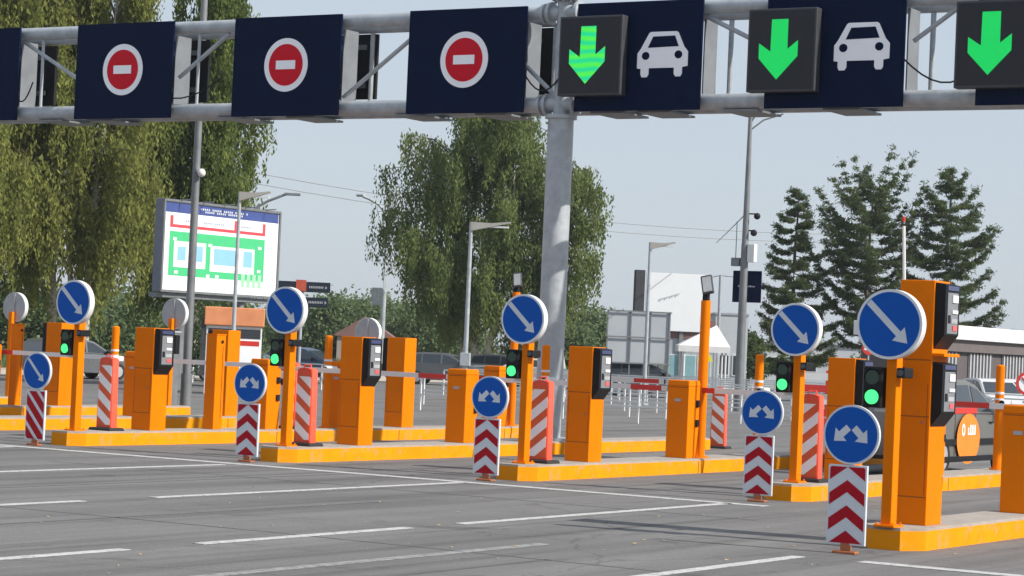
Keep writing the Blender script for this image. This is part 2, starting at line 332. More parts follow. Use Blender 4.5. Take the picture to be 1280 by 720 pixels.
# ------------------------------------------------------------ guide boards at the noses
def arrow_poly(p, q, w, hw, hl):
    p, q = Vector(p), Vector(q); d = (q-p).normalized(); n = Vector((-d.y, d.x)); b = q-d*hl
    P = [p+n*w, b+n*w, b+n*hw, q, b-n*hw, b-n*w, p-n*w]
    return [(v.x, v.y) for v in P]
def guide_board(x, y, label, kind='split'):
    t = thing('guide_board', label, 'road sign', (x, y, 0), R(2.5*math.sin(x*7)), 'round blue signs over striped marker boards at the island noses')
    b = MB(); b.box(-.13, .13, -.06, .06, 0, .03, .01); b.box(-.05, .05, -.02, .04, .035, .12); b.build('foot', mat_foot, t)
    hw = .215; z0, z1 = .09, .92
    b = MB(); b.box(-hw, hw, -.02, .02, z0, z1, .006); pn = b.build('marker_board', REFL, t)
    b = MB(); a = hw-.02
    if kind == 'split':
        zb = z0+.02
        def band(c0, c1):   # band between apex heights c0..c1, arms drop .135 to the sides, clipped to the board
            D = .14; lo, hi = z0+.02, z1-.02
            for s in (-1, 1):
                pts = [(0, c0), (s*a, c0-D), (s*a, c1-D), (0, c1)]
                # clip at top / bottom
                def clip(P, z, keep_below):
                    out = []
                    for i in range(len(P)):
                        A, B = P[i], P[(i+1) % len(P)]
                        ia = (A[1] <= z) if keep_below else (A[1] >= z); ib = (B[1] <= z) if keep_below else (B[1] >= z)
                        if ia: out.append(A)
                        if ia != ib:
                            u = (z-A[1])/(B[1]-A[1]); out.append((A[0]+u*(B[0]-A[0]), z))
                    return out
                pts = clip(pts, hi, True)
                if len(pts) > 2: pts = clip(pts, lo, False)
                if len(pts) > 2: b.prism(pts, -.0225, -.0205)
        for k in range(-1, 4): band(.115+k*.262+.0, .115+k*.262+.125)
    else:
        lo, hi = z0+.02, z1-.02
        for k in range(-2, 4):
            # red bands running from upper left to lower right
            c = lo+k*.262+.10; sl = .42
            P = [(-a, c+sl*.5), (a, c-sl*.5), (a, c-sl*.5+.175), (-a, c+sl*.5+.175)]
            Q = []
            for z, below in ((hi, True), (lo, False)):
                Q = []
                for i in range(len(P)):
                    A, B = P[i], P[(i+1) % len(P)]
                    ia = (A[1] <= z) if below else (A[1] >= z); ib = (B[1] <= z) if below else (B[1] >= z)
                    if ia: Q.append(A)
                    if ia != ib:
                        u = (z-A[1])/(B[1]-A[1]); Q.append((A[0]+u*(B[0]-A[0]), z))
                P = Q
                if len(P) < 3: break
            if len(P) > 2: b.prism(P, -.0225, -.0205)
    b.build('stripes', DRED, pn)
    zc = 1.235; rr = .31
    b = MB(); b.cyl((0, -.025, zc), (0, .02, zc), rr, n=48); d = b.build('sign_disc', REFL, t, smooth=True)
    b = MB(); b.cyl((0, -.0285, zc), (0, -.026, zc), rr-.022, n=48); b.build('blue_face', BLUE, d)
    b = MB()
    if kind == 'split':
        b.prism(arrow_poly((-.03, zc+.075), (-.185, zc-.075), .037, .092, .105), -.032, -.0295)
        b.prism(arrow_poly((.03, zc+.075), (.185, zc-.075), .037, .092, .105), -.032, -.0295)
    else:
        b.prism(arrow_poly((-.19, zc+.20), (.17, zc-.17), .025, .075, .11), -.032, -.0295)
    b.build('arrow', REFL, d)
    b = MB(); b.box(-.03, .03, .021, .05, .12, 1.35); b.build('back_post', STEELD, t)
    d.rotation_euler = (0, R(1.2*math.sin(x*3)), 0)
    return t
mat_foot = mat('foot_orange', (.40, .13, .05), .7, var=.2)
guide_board(-27.25, 29.82, 'round blue diagonal arrow sign over a diagonal striped board, farthest left nose', 'diag')
guide_board(-22.85, 29.85, 'split arrow sign over chevron board, second nose from the left')
guide_board(-18.45, 29.87, 'split arrow sign over chevron board in front of the middle island')
guide_board(-14.10, 29.99, 'split arrow sign over chevron board, just left of the nearest one')
guide_board(-9.80, 23.03, 'largest and nearest split arrow sign over chevron board')

# ------------------------------------------------------------ big sign poles with traffic light and camera
def sign_pole(x, y, label, group='sign poles with round blue arrow sign and traffic light', head=True):
    t = thing('sign_pole', label, 'sign pole', (x, y, KH), 0, group)
    b = MB(); b.box(-.06, .06, -.08, .08, 0, 2.1, .008); b.build('pole', ORANGE, t)
    b = MB(); b.box(-.12, .12, -.14, .14, 0, .025, .004)
    for sx in (-.09, .09):
        for sy in (-.11, .11): b.cyl((sx, sy, .025), (sx, sy, .05), .014, n=8)
    b.build('base_plate', ORANGE, t)
    zc = 2.17
    b = MB(); b.cyl((0, -.20, zc), (0, -.085, zc), .375, n=64); d = b.build('sign_disc', RIM, t, smooth=True)
    b = MB(); b.cyl((0, -.204, zc), (0, -.2005, zc), .345, n=64); b.build('blue_face', BLUE, d)
    b = MB(); b.prism(arrow_poly((-.24, zc+.235), (.215, zc-.20), .035, .10, .145), -.208, -.2045); b.build('arrow', REFL, d)
    b = MB(); b.cyl((0, -.084, zc), (0, -.076, zc), .36, n=48); b.build('back_plate', GREYB, d)
    # traffic light on the left
    b = MB(); b.box(-.30, -.085, -.14, .02, 1.27, 1.71, .02); tl = b.build('signal_head', BLACK, t)
    for k, (z, m) in enumerate(((1.385, LAMPG), (1.595, LENSD))):
        b = MB(); b.cyl((-.192, -.15, z), (-.192, -.141, z), .078, n=24); b.build('lens', m, tl)
        v = MB()
        for q in range(14):
            a0 = R(-10+200*q/14); a1 = R(-10+200*(q+1)/14)
            v.bm.faces.new([v.bm.verts.new((-.192+.088*math.cos(a), yy, z+.088*math.sin(a))) for a, yy in ((a0, -.141), (a1, -.141), (a1, -.165), (a0, -.165))])
        v.build('visor', BLACK, tl)
    b = MB(); b.box(-.2, -.061, -.03, 0, 1.23, 1.265); b.build('bracket', RIM, t)
    # camera on the right
    b = MB(); b.box(.062, .13, -.02, .02, 1.66, 1.69); b.box(.10, .20, -.20, .05, 1.60, 1.71, .015); c = b.build('camera_housing', BLACK, t)
    b = MB(); b.cyl((.15, -.212, 1.655), (.15, -.201, 1.655), .035, n=16); b.build('camera_lens', GLASS, c)
    return t
p0 = sign_pole(-27.2, 30.75, 'orange pole with blue arrow disc and green light, leftmost')
copy_tree(p0, (-22.8, 30.8, KH), 'orange arrow sign pole with green light, beside the tilted red barrel of the second island')
copy_tree(p0, (-18.4, 30.85, KH), 'orange arrow sign pole with green light, left of the thick gantry post')
copy_tree(p0, (-14.05, 31.1, KH), 'orange arrow sign pole with green light, second from the right')
copy_tree(p0, (-9.75, 24.05, KH), 'nearest orange arrow sign pole with green light, in front of the double terminal')

# ------------------------------------------------------------ delineator barrels
def delineator(loc, label, slope=1, group='red and white striped plastic delineators'):
    t = thing('lane_delineator', label, 'delineator', loc, 0, group)
    H = 1.26
    b = MB(); b.box(-.25, .25, -.2, .2, 0, .05, .015, .92, .92); b.build('rubber_base', RUB, t)
    out = []
    n = 10; w0, w1 = .165, .145
    out = [(-w0, .051), (w0, .051)] + [(w1*math.cos(R(180*k/n)) if 0 < k < n else (w1 if k == 0 else -w1), H-.04+.04*math.sin(R(180*k/n))) for k in range(n+1)]
    b = MB(); b.prism(out, -.085, .085)
    es = [e for e in b.bm.edges if abs(abs(e.verts[0].co.y)-.085) < 1e-4 and abs(e.verts[0].co.y-e.verts[1].co.y) < 1e-4]
    bmesh.ops.bevel(b.bm, geom=es, offset=.010, segments=2, affect='EDGES')
    bd = b.build('body', PRED, t, smooth=True)
    b = MB(); b.box(-.142, .142, -.0885, -.0855, .08, H-.09); b.build('face_panel', PORA, bd)
    b = MB(); a = .138
    for k in range(4):
        c = .14+k*.30; P = [(-a, c-.5*slope*.22), (a, c+.5*slope*.22), (a, c+.5*slope*.22+.165), (-a, c-.5*slope*.22+.165)]
        Q = P
        for z, below in ((H-.14, True), (.10, False)):
            P2 = []
            for i in range(len(Q)):
                A, B = Q[i], Q[(i+1) % len(Q)]
                ia = (A[1] <= z) if below else (A[1] >= z); ib = (B[1] <= z) if below else (B[1] >= z)
                if ia: P2.append(A)
                if ia != ib:
                    u = (z-A[1])/(B[1]-A[1]); P2.append((A[0]+u*(B[0]-A[0]), z))
            Q = P2
            if len(Q) < 3: break
        if len(Q) > 2: b.prism(Q, -.092, -.0895)
    b.build('reflective_stripe', NWHITE, bd)
    b = MB(); b.tube([(-.07, 0, H-.01), (-.06, 0, H+.045), (.06, 0, H+.045), (.07, 0, H-.01)], .012); b.build('handle', PRED, t)
    return t
d1 = delineator((-27.2, 31.55, KH), 'striped delineator with backslash stripes beside the leftmost arrow sign pole', -1)
copy_tree(d1, (-22.8, 31.3, KH), 'backslash striped delineator on the second island, nearer of two together')
copy_tree(d1, (-27.1, 36.7, KH), 'striped delineator half hidden behind another one on the second island')
e_ = copy_tree(d1, (-22.7, 46.2, 0), 'farthest striped delineator, on the road past the slim floodlight pole'); e_.rotation_euler.z = R(6)
d2 = delineator((-18.4, 31.35, KH), 'striped delineator with slash stripes in front of the gantry post', 1)
copy_tree(d2, (-14.05, 31.6, KH), 'striped delineator with slash stripes beside the second pole from the right')

# ------------------------------------------------------------ ticket terminals
def device(parent, side, x, y0, y1, z0, z1, thick=.12):
    s = side
    b = MB(); P = [(x, z0-.10), (x, z1), (x+s*thick, z1-.02), (x+s*thick, z0+.06)]
    b.prism(P, y0, y1); d = b.build('ticket_reader', BLACK, parent)
    xf = x+s*thick
    def pl(a, c, e, f, m, nm, t=.006):
        b = MB(); xa, xb = sorted((xf+s*.001, xf+s*t)); b.box(xa, xb, y0+(y1-y0)*a, y0+(y1-y0)*c, z0+(z1-z0)*e, z0+(z1-z0)*f); return b.build(nm, m, d)
    pl(.14, .86, .12, .83, mat_panel, 'face_plate')
    pl(.12, .88, .87, .95, mat_scr, 'small_screen', .008)
    pl(.42, .80, .66, .79, WHITE, 'intercom', .02); pl(.42, .80, .47, .53, WHITE, 'ticket_slot', .02)
    pl(.18, .34, .30, .44, BLACK, 'card_slot', .012); pl(.40, .82, .30, .38, GREYB, 'keypad', .012); pl(.50, .80, .17, .26, mat_pad, 'card_pad', .014)
    return d
mat_panel = mat('reader_panel', (.24, .25, .27), .4, metal=.2); mat_scr = mat('reader_screen', (.05, .06, .15), .2)
mat_pad = mat('reader_pad', (.72, .12, .12), .4); SEAM = mat('seam_dark', (.30, .07, .003), .7)
def terminal(loc, label, side=1, tall=False, H=1.80, W=.43, D=.42, group='orange ticket terminals'):
    t = thing('ticket_terminal', label, 'ticket terminal', loc, 0, group)
    b = MB(); b.box(-W/2, W/2, 0, D, 0, H, .008); body = b.build('cabinet', ORANGE, t)
    b = MB()
    for z in ([.30, H*.60] if not tall else [.30, 1.18, 1.80]):
        b.box(-W/2+.012, W/2-.012, -.0022, -.0005, z, z+.012)
    for xx in (-W/2+.03, W/2-.04): b.box(xx, xx+.006, -.0022, -.0005, .33, H*.58)
    b.build('door_seam', SEAM, body)
    b = MB(); b.cyl((W/2-.09, -.012, H*.42), (W/2-.09, 0, H*.42), .013, n=12); b.build('door_lock', STEELD, body)
    x = side*W/2
    if not tall: device(t, side, x+side*.001, .02, D-.01, 1.08, H-.01)
    else:
        device(t, side, x+side*.001, .02, D-.01, 1.18, 1.79); device(t, side, x+side*.001, .02, D-.01, 2.03, H-.02)
        b = MB(); b.box(W/2, W/2+.14, .0, D, 1.85, 1.885, .004); b.build('ledge', ORANGE, t)
        b = MB(); b.box(-W/2+.10, -W/2+.16, -.14, -.002, 1.66, 1.70, .01); b.cyl((-W/2+.12, -.16, 1.68), (-W/2+.12, -.10, 1.68), .04, n=16); b.build('bullet_camera', BLACK, t)
    return t
T1 = terminal((-27.2, 32.45, KH), 'orange ticket terminal right of the leftmost backslash striped delineator')
copy_tree(T1, (-22.8, 32.5, KH), 'orange ticket terminal on the second island, right of the paired striped delineators')
copy_tree(T1, (-18.42, 32.5, KH), 'orange ticket terminal right of the gantry post on the middle island')
copy_tree(T1, (-14.05, 32.6, KH), 'orange ticket terminal half hidden behind the nearest split arrow sign')
terminal((-9.75, 24.62, KH), 'double height orange terminal with two readers, nearest the camera', tall=True, H=2.68, W=.40, D=.46)
TB = terminal((-27.3, 40.5, KH), 'tall orange terminal with its reader on the left side, mid picture behind a barrier arm', side=-1, H=1.83, W=.44)
copy_tree(TB, (-31.7, 40.3, KH), 'orange back facing terminal below the billboard lamp post')
copy_tree(TB, (-36.0, 39.85, KH), 'orange back facing terminal left of the leftmost green light')
def narrow_box(loc, label, H, w=.20, d=.2):
    t = thing('equipment_column', label, 'equipment column', loc, 0, 'narrow orange equipment columns')
    b = MB(); b.box(-w/2, w/2, 0, d, 0, H, .008); o = b.build('column', ORANGE, t)
    b = MB(); b.box(-w/2-.01, w/2+.01, -.01, d+.01, H, H+.02, .004); b.build('cap', ORANGE, t)
    b = MB(); b.box(w/2, w/2+.003, d*.7, d*.75, .2, H-.2); b.cyl((w/2, d*.6, H-.12), (w/2+.02, d*.6, H-.12), .03, n=12); b.build('lock', BLACK, t)
    return t
narrow_box((-27.25, 34.4, KH), 'narrow orange column left of the second split arrow sign', 1.72, .24, .26)
narrow_box((-36.0, 38.6, KH), 'narrow orange column above the far left blue arrow sign', 1.75, .2, .2)

# ------------------------------------------------------------ barrier cabinets with booms
def boom_mesh(L, z, first):
    pass
def barrier(loc, label, boom=3.95, H=1.31, W=.40, D=.42, start='red'):
    t = thing('barrier_gate', label, 'barrier', loc, 0, 'orange boom barriers')
    b = MB(); b.box(-W/2, W/2, 0, D, 0, H-.10, .008); c = b.build('cabinet', ORANGE, t)
    b = MB(); b.box(-W/2-.008, W/2+.008, -.008, D+.008, H-.10, H, .015, .95, .93); b.build('lid', ORANGE, t)
    b = MB(); b.box(-W/2+.012, W/2-.012, -.0022, -.0005, H-.125, H-.113); b.build('lid_seam', SEAM, c)
    b = MB(); b.box(-.06, .06, -.012, -.001, H-.36, H-.31, .004); b.build('maker_plate', GREYB, c)
    for zq in (.45, .78): MB().box(W/2+.001, W/2+.03, D-.14, D-.04, H-zq, H-zq+.12, .01).build('photocell', BLACK, t)
    zb = H-.16
    b = MB(); b.cyl((0, D, zb), (0, D+.10, zb), .09, n=20); b.build('hub', STEELD, t)
    ya, yb = D+.101, D+.14
    if boom > 0:
        cuts = [(-.28, .42, REDP), (.42, boom-.72, WHITE), (boom-.72, boom-.12, REDP), (boom-.12, boom, WHITE)]
        for x0, x1, m in cuts: MB().box(x0+.0005, x1-.0005, ya, yb, zb-.045, zb+.045).build('boom_segment', m, t)
        MB().box(boom, boom+.02, ya-.003, yb+.003, zb-.048, zb+.048, .004).build('boom_tip', BLACK, t)
    elif boom < 0:
        q = -boom
        for x0, x1, m in [(-.28, .2, WHITE), (.2, q-.62, WHITE), (q-.62, q-.02, REDP)]: MB().box(-x1+.0005, -x0-.0005, ya, yb, zb-.045, zb+.045).build('boom_segment', m, t)
        MB().box(-q-.0, -q+.02, ya-.003, yb+.003, zb-.048, zb+.048, .004).build('boom_tip', BLACK, t)
    else:   # raised arm
        for z0, z1, m in [(-.25, .1, REDP), (.1, 2.85, WHITE), (2.92, 3.0, REDP)]:
            c = lambda z: -.56-.05*z
            MB().tube([(c(z0), (ya+yb)/2, zb+z0+.0005), (c(z1), (ya+yb)/2, zb+z1-.0005)], .028, 8).build('boom_segment', m, t)
        MB().box(-.62, -.0, D+.0, D+.10, zb-.05, zb+.05, .01).build('boom_bracket', STEELD, t)
    return t
B0 = barrier((-18.4, 35.85, KH), 'orange boom barrier on the middle island beside the slim floodlight pole')
copy_tree(B0, (-27.2, 35.8, KH), 'orange boom barrier behind the second split arrow sign')
copy_tree(B0, (-22.8, 35.8, KH), 'orange boom barrier just left of the third split arrow sign')
barrier((-14.05, 36.0, KH), 'orange boom barrier behind the double height terminal, its arm raised upright', boom=0)
barrier((-9.72, 28.0, KH), 'nearest orange boom barrier cut by the right edge', boom=3)
copy_tree(B0, (-31.6, 37.35, KH), 'orange boom barrier behind the leftmost striped delineator')
copy_tree(B0, (-27.2, 44.1, KH), 'farthest orange boom barrier, above the third split arrow sign')
copy_tree(B0, (-36.0, 37.6, KH), 'orange boom barrier behind the far left blue arrow sign')
barrier((-27.2, 38.3, KH), 'orange boom barrier partly behind the paired striped barrels', boom=.6)
barrier((-9.75, 35.6, KH), 'orange boom barrier beyond the right edge whose arm crosses the silver car', boom=-3.9)

# ------------------------------------------------------------ camera posts
def camera_post(loc, label):
    t = thing('camera_post', label, 'camera post', loc, 0, 'short round orange camera posts')
    b = MB(); b.cyl((0, 0, 0), (0, 0, 1.78), .075, n=20); b.ball((0, 0, 1.78), .075, (1, 1, .4)); b.build('post', ORANGE, t, smooth=True)
    b = MB(); b.cyl((0, 0, 0), (0, 0, .03), .13, n=20); b.build('base_plate', ORANGE, t)
    b = MB(); b.cyl((0, 0, 1.30), (0, 0, 1.34), .082, n=20); b.cyl((0, 0, 1.20), (0, 0, 1.23), .082, n=20); b.build('collar', RIM, t)
    b = MB(); b.box(.04, .16, -.02, .02, 1.12, 1.15); b.box(.09, .21, -.30, .06, 1.10, 1.21, .03); c = b.build('bullet_camera', WHITE, t, smooth=True)
    b = MB(); b.cyl((.15, -.315, 1.155), (.15, -.301, 1.155), .045, n=16); b.build('camera_lens', BLACK, c)
    return t
cp = camera_post((-22.45, 38.3, KH), 'short orange camera post in front of the gantry post')
copy_tree(cp, (-18.4, 39.0, KH), 'short orange camera post right of the slim floodlight pole')
copy_tree(cp, (-27.2, 38.0, KH), 'short orange camera post beside the grey round sign back with traffic cars behind')
copy_tree(cp, (-14.05, 39.45, KH), 'short orange camera post in front of the silver car')
copy_tree(cp, (-31.6, 36.8, KH), 'short orange camera post above the leftmost striped delineator')

def tall_pole(loc, label, H, tilt):
    t = thing('floodlight_pole', label, 'floodlight pole', loc, 0, 'slim orange floodlight poles')
    b = MB(); b.cyl((0, 0, 0), (0, 0, H), .085, n=20); b.build('pole', ORANGE, t, smooth=True)
    b = MB(); b.cyl((0, 0, 0), (0, 0, .03), .15, n=20); b.build('base_plate', ORANGE, t)
    b = MB(); b.box(-.05, .05, -.05, .05, H, H+.13, .01); b.build('mount', BLACK, t)
    b = MB(); b.box(-.10, .10, -.03, .04, -.17, .17, .02); f = b.build('floodlight', DARK, t, (0.02, -.02, H+.27)); f.rotation_euler = (R(-20), R(tilt), R(20))
    b = MB(); b.box(-.075, .075, -.034, -.0305, -.135, .135); b.build('light_face', GREYB, f)
    return t
tall_pole((-18.25, 36.45, KH), 'tall slim orange pole with a tilted floodlight beside the middle barrier', 2.68, -12)
tall_pole((-27.2, 45.0, KH), 'tall slim orange pole whose floodlight peeks above the middle blue arrow sign', 2.95, -8)

# ------------------------------------------------------------ signs seen from behind
def back_sign(loc, label, H=2.0, r=.36):
    t = thing('round_sign', label, 'road sign', loc, 0, 'round signs seen from behind')
    b = MB(); b.box(-.055, .055, -.06, .06, 0, H-.12, .006); b.build('pole', ORANGE, t)
    b = MB(); b.cyl((0, .065, H), (0, .175, H), r, n=48); d = b.build('sign_disc', RIM, t, smooth=True)
    b = MB(); b.cyl((0, .058, H), (0, .0645, H), r-.012, n=48); b.build('back_plate', GREYB, d)
    b = MB(); b.box(-.035, .035, .03, .057, H-r*.9, H+r*.9); b.build('rail', GREYB, d)
    b = MB(); b.box(.075, .17, -.02, .14, H-.95, H-.50, .02); b.build('signal_head', BLACK, t)
    return t
bs = back_sign((-40.4, 43.2, KH), 'round grey sign back at the left edge of the picture', 2.17)
copy_tree(bs, (-36.0, 43.9, KH), 'round grey sign back left of the orange roofed kiosk')
copy_tree(bs, (-33.0, 47.6, 0), 'round grey sign back left of the distant curved lamp post')
b_ = MB(); b_.box(-.20, .20, 0, .3, 0, 1.72, .01); t_ = thing('card_reader_pillar', 'grey steel reader pillar beside the tall lamp post', 'pillar', (-36.25, 44.0, KH-.0))
b_.build('cabinet', STEELD, t_)
b_ = MB(); b_.box(-.22, .22, -.02, .32, 1.72, 1.76, .005); b_.build('cap', STEEL, t_)
b_ = MB(); b_.box(-.12, .12, -.006, -.001, .1, 1.1); b_.build('front_door', mat('rusty_door', (.22, .10, .05), .8, var=.3), t_)

# ============================================================ GANTRY
GY = 39.5; K = .992
PLATE = mat('plate_grey', (.20, .215, .235), .6, metal=.2, var=.15, scale=2)  # darker than the gantry steel: shade on the side plates put into the grey
PX = -23.05
def gz(z): return 2+(z-2)*K
t = thing('gantry', 'grey steel lane gantry spanning the top of the picture', 'gantry', (PX, GY, 0))
lx = lambda X: X-PX
b = MB(); b.cyl((0, 0, KH), (0, 0, 6.45), .255, .25, n=40); b.cyl((0, 0, KH), (0, 0, KH+.04), .5, n=32)
b.build('post', STEEL, t, smooth=True)
b = MB(); b.cyl((0, 0, 6.45), (0, 0, 8.75), .16, n=32); b.cyl((0, 0, 6.40), (0, 0, 6.47), .31, n=32); b.cyl((0, 0, 8.68), (0, 0, 8.75), .27, n=32)
for a in range(10): b.cyl((.22*math.cos(a*.628), .22*math.sin(a*.628), 8.64), (.22*math.cos(a*.628), .22*math.sin(a*.628), 8.79), .02, n=6)
b.build('upper_post', STEEL, t, smooth=True)
for (y, z, r) in ((0, 8.45, .14), (0, 6.68, .15), (.9, 8.45, .12), (.9, 6.68, .12)):
    b = MB(); b.cyl((lx(-46), y, z), (lx(-6), y, z), r, n=24); b.build('chord', STEEL, t, smooth=True)
# collars where the chords meet the post
for z in (8.45, 6.68):
    for xq, rq in ((-.34, .22), (.28, .22), (-.48, .2)): MB().cyl((xq, 0, z), (xq+.06, 0, z), rq, n=24).build('flange', STEEL, t, smooth=True)
edges = [-37.15, -32.75, -28.36, -23.98, -20.13, -16.1, -11.9]
for X in edges:
    b = MB(); b.box(lx(X)+.05, lx(X)+.08, .05, .56, 6.83, 8.31, .004); b.build('side_plate', PLATE, t)
    b = MB(); b.cyl((lx(X)+.75, 0, 6.8), (lx(X)+.75, 0, 8.33), .035, n=10) if X in (-32.75, -37.15) else b.cyl((lx(X)+.2, .9, 6.8), (lx(X)+.2, .9, 8.33), .05, n=10)
    b.build('upright', STEEL, t)
def diag(xa, za, xb, zb, y=.0): b = MB(); b.cyl((lx(xa), y, za), (lx(xb), y, zb), .045, n=10); b.build('diagonal_brace', STEEL, t)
diag(-37.0, 8.3, -35.2, 7.35); diag(-32.5, 7.4, -31.2, 8.3); diag(-28.2, 6.9, -26.6, 8.05); diag(-23.95, 7.5, -23.2, 6.85)
diag(-20.05, 8.3, -18.9, 7.75); diag(-15.9, 7.7, -14.9, 8.4); diag(-40.5, 6.9, -39, 8.3)
for (xa, xb) in ((-33.9, -31.2), (-24, -22.9), (-16.2, -14.4), (-37.2, -36.5)):
    b = MB(); b.tube([(lx(xa)+(xb-xa)*k/10, .0-.17, 7.55-.62*math.sin(math.pi*min(1, k/10*1.0)*.9)) for k in range(11)], .016); b.build('cable', BLACK, t)
for X in (-36, -34.6, -31, -29.2, -26.5, -24.6, -22, -21, -19.2, -17.2): MB().box(lx(X)-.35, lx(X)+.35, -.1, .95, 6.49, 6.53).build('mounting_rail', STEELD, t)

def gpanel(x0, x1, label, name='lane_sign_panel', z0=6.545, z1=8.62):
    t = thing(name, label, 'lane sign', ((x0+x1)/2*K, GY-.30, 0), 0, 'navy lane sign panels on the gantry')
    w = (x1-x0)/2*K; b = MB(); b.box(-w, w, 0, .05, gz(z0), gz(z1), .004); p = b.build('panel', NAVY, t)
    b = MB()
    for s in (-1, 1): b.box(s*w*.7-.03, s*w*.7+.03, .051, .13, gz(z0)+.1, gz(z1)-.1)
    b.build('back_rail', STEELD, t)
    return t
def no_entry(t, cx):
    b = MB(); b.cyl((cx, -.012, 7.56), (cx, -.001, 7.56), .552, n=64); d = b.build('no_entry_disc', NWHITE, t)
    b = MB(); b.cyl((cx, -.018, 7.56), (cx, -.013, 7.56), .43, n=64); b.build('red_disc', NRED, d)
    b = MB(); b.box(cx-.245, cx+.245, -.024, -.019, 7.47, 7.65); b.build('white_bar', NWHITE, d)
gpanel(-39.9, -37.13, 'plain navy panel cut off by the left edge')
for (x0, x1, c, lab) in ((-35.43, -32.73, -34.09, 'leftmost navy panel with red no entry disc'), (-31.08, -28.34, -29.70, 'middle one of the navy panels with red no entry discs'),
                         (-26.67, -23.93, -25.33, 'navy panel with red no entry disc beside the gantry post')):
    q = gpanel(x0, x1, lab); no_entry(q, (c-(x0+x1)/2)*K)
def car_symbol(t, cx, cz):
    k = 1.07/240; kz = .86/223
    f = lambda P: [(cx+(x-731)*k, cz-(y-267)*kz) for x, y in P]
    def circ(x, y, r, n=20): return [(x+r*math.cos(2*math.pi*i/n), y+r*1.08*math.sin(2*math.pi*i/n)) for i in range(n)]
    b = MB(); b.prism(f([(664, 163), (672, 156), (795, 156), (803, 163), (832, 232), (850, 255), (850, 325), (825, 330), (825, 362), (818, 375), (795, 375), (787, 362), (787, 332),
                         (668, 332), (668, 362), (660, 376), (636, 376), (630, 362), (630, 335), (612, 332), (612, 260), (628, 236)]), -.012, -.001)
    s = b.build('car_symbol', NWHITE, t)
    b = MB(); b.prism(f([(684, 179), (787, 177), (806, 229), (661, 233)]), -.017, -.013); b.prism(f(circ(652, 272, 18)), -.017, -.013); b.prism(f(circ(806, 269, 18)), -.017, -.013)
    b.build('symbol_cutouts', NAVY, s)
cA = gpanel(-22.79, -20.10, 'navy panel with white car symbol right of the gantry post'); car_symbol(cA, (-20.91+21.445)*K, 7.55)
cB = gpanel(-18.78, -16.08, 'navy panel with white car symbol nearest the right edge'); car_symbol(cB, (-16.89+17.43)*K, 7.59)
gpanel(-14.73, -11.9, 'plain navy panel behind the rightmost green arrow box')
def led(x0, x1, label, m, z0=6.85, z1=8.38):
    t = thing('lane_signal', label, 'lane signal', ((x0+x1)/2*.985, GY-.55, 0), 0, 'black lane signals with green down arrow')
    w = (x1-x0)/2*.985; z0, z1 = 2+(z0-2)*.986, 2+(z1-2)*.986
    b = MB(); b.box(-w, w, 0, .22, z0, z1, .015); h = b.build('housing', DARK, t)
    b = MB(); b.box(-w+.04, w-.04, -.004, -.001, z0+.04, z1-.04); b.build('led_matrix', LEDF, t)
    k = 2*w/300; kz = (z1-z0)/380; f = lambda P: [((x-385)*k, z1-(y-85)*kz) for x, y in P]
    b = MB(); b.prism(f([(340, 135), (412, 135), (412, 272), (457, 233), (457, 305), (368, 410), (287, 312), (287, 243), (338, 282)]), -.009, -.005)
    o = b.build('green_arrow', m, t)
    # matrix grid: fine dark gaps over the lit arrow
    return t
led(-23.19, -21.81, 'green arrow box with yellowish wavy bands, left of three', GREENW)
led(-19.17, -17.80, 'plain green arrow box, middle of three', GREENE)
led(-15.15, -13.75, 'plain green arrow box cut by the right edge', GREENE)
for (x1, lab) in ((-36.81, 'left edge'), (-32.42, 'first'), (-28.0, 'x'), (-23.8, 'y')):
    t2 = thing('rear_lane_signal', {'left edge': 'black back of a lane signal behind the gantry at the far left', 'first': 'black signal back seen between the first and second no entry panels',
               'x': 'black signal back seen between the second and third no entry panels', 'y': 'black signal back seen just left of the gantry post'}[lab], 'lane signal', (x1-.80, 40.42, 0), 0, 'lane signals facing away behind the gantry')
    b = MB(); b.box(-.75, .75, 0, .07, 6.97, 8.32, .01); b.build('housing', BLACK, t2)
    b = MB(); b.box(-.5, .5, -.04, -.001, 7.2, 7.3); b.box(-.5, .5, -.04, -.001, 8.0, 8.1); b.build('mounting_rail', STEELD, t2)

# ============================================================ LAMP POSTS AND MASTS
def ground_h(x, y): return 0
t = thing('lamp_post', 'tall dark steel lamp post with a dome camera, left of the billboard centre', 'lamp post', (-36.12, 44.7, 0))
b = MB(); b.cyl((0, 0, 0), (0, 0, 11.5), .105, .075, n=20); b.build('pole', STEELD, t, smooth=True)
b = MB(); b.cyl((0, 0, 0), (0, 0, 1.0), .135, n=20); b.build('base_sleeve', STEELD, t, smooth=True)
b = MB(); b.box(.08, .22, -.1, .02, 5.82, 5.90, .01); b.ball((.2, -.05, 5.80), .10); b.build('dome_camera', WHITE, t, smooth=True)
def street_lamp(loc, rz, H, label, arm=1.2, r=.07, wedge=True, mid=None):
    t = thing('street_lamp', label, 'street lamp', loc, rz)
    b = MB(); b.cyl((0, 0, 0), (0, 0, H), r*1.2, r*.8, n=16); b.build('pole', STEEL, t, smooth=True)
    b = MB(); b.cyl((0, 0, 0), (0, 0, .05), r*2.6, n=16); b.build('base_plate', STEEL, t)
    b = MB()
    if wedge: b.prism([(0, H-.28), (0, H), (arm*.5, H-.02), (arm, H+.04), (arm, H), (arm*.5, H-.14)], -.09, .09)
    b.build('lamp_head', mat_lampg, t)
    b = MB(); b.box(arm*.45, arm*.95, -.07, .07, H-.16, H-.11); b.build('lamp_glass', RIM, t)
    if mid:
        b = MB(); b.box(-.16, .16, -.12, .12, mid, mid+.42, .02); b.build('control_box', STEEL, t)
    return t
mat_lampg = mat('lamp_grey', (.42, .40, .36), .5, var=.1)
street_lamp((-44.5, 57.2, 0), R(25), 6.3, 'slim lamp post standing in front of the billboard', .95, .06)
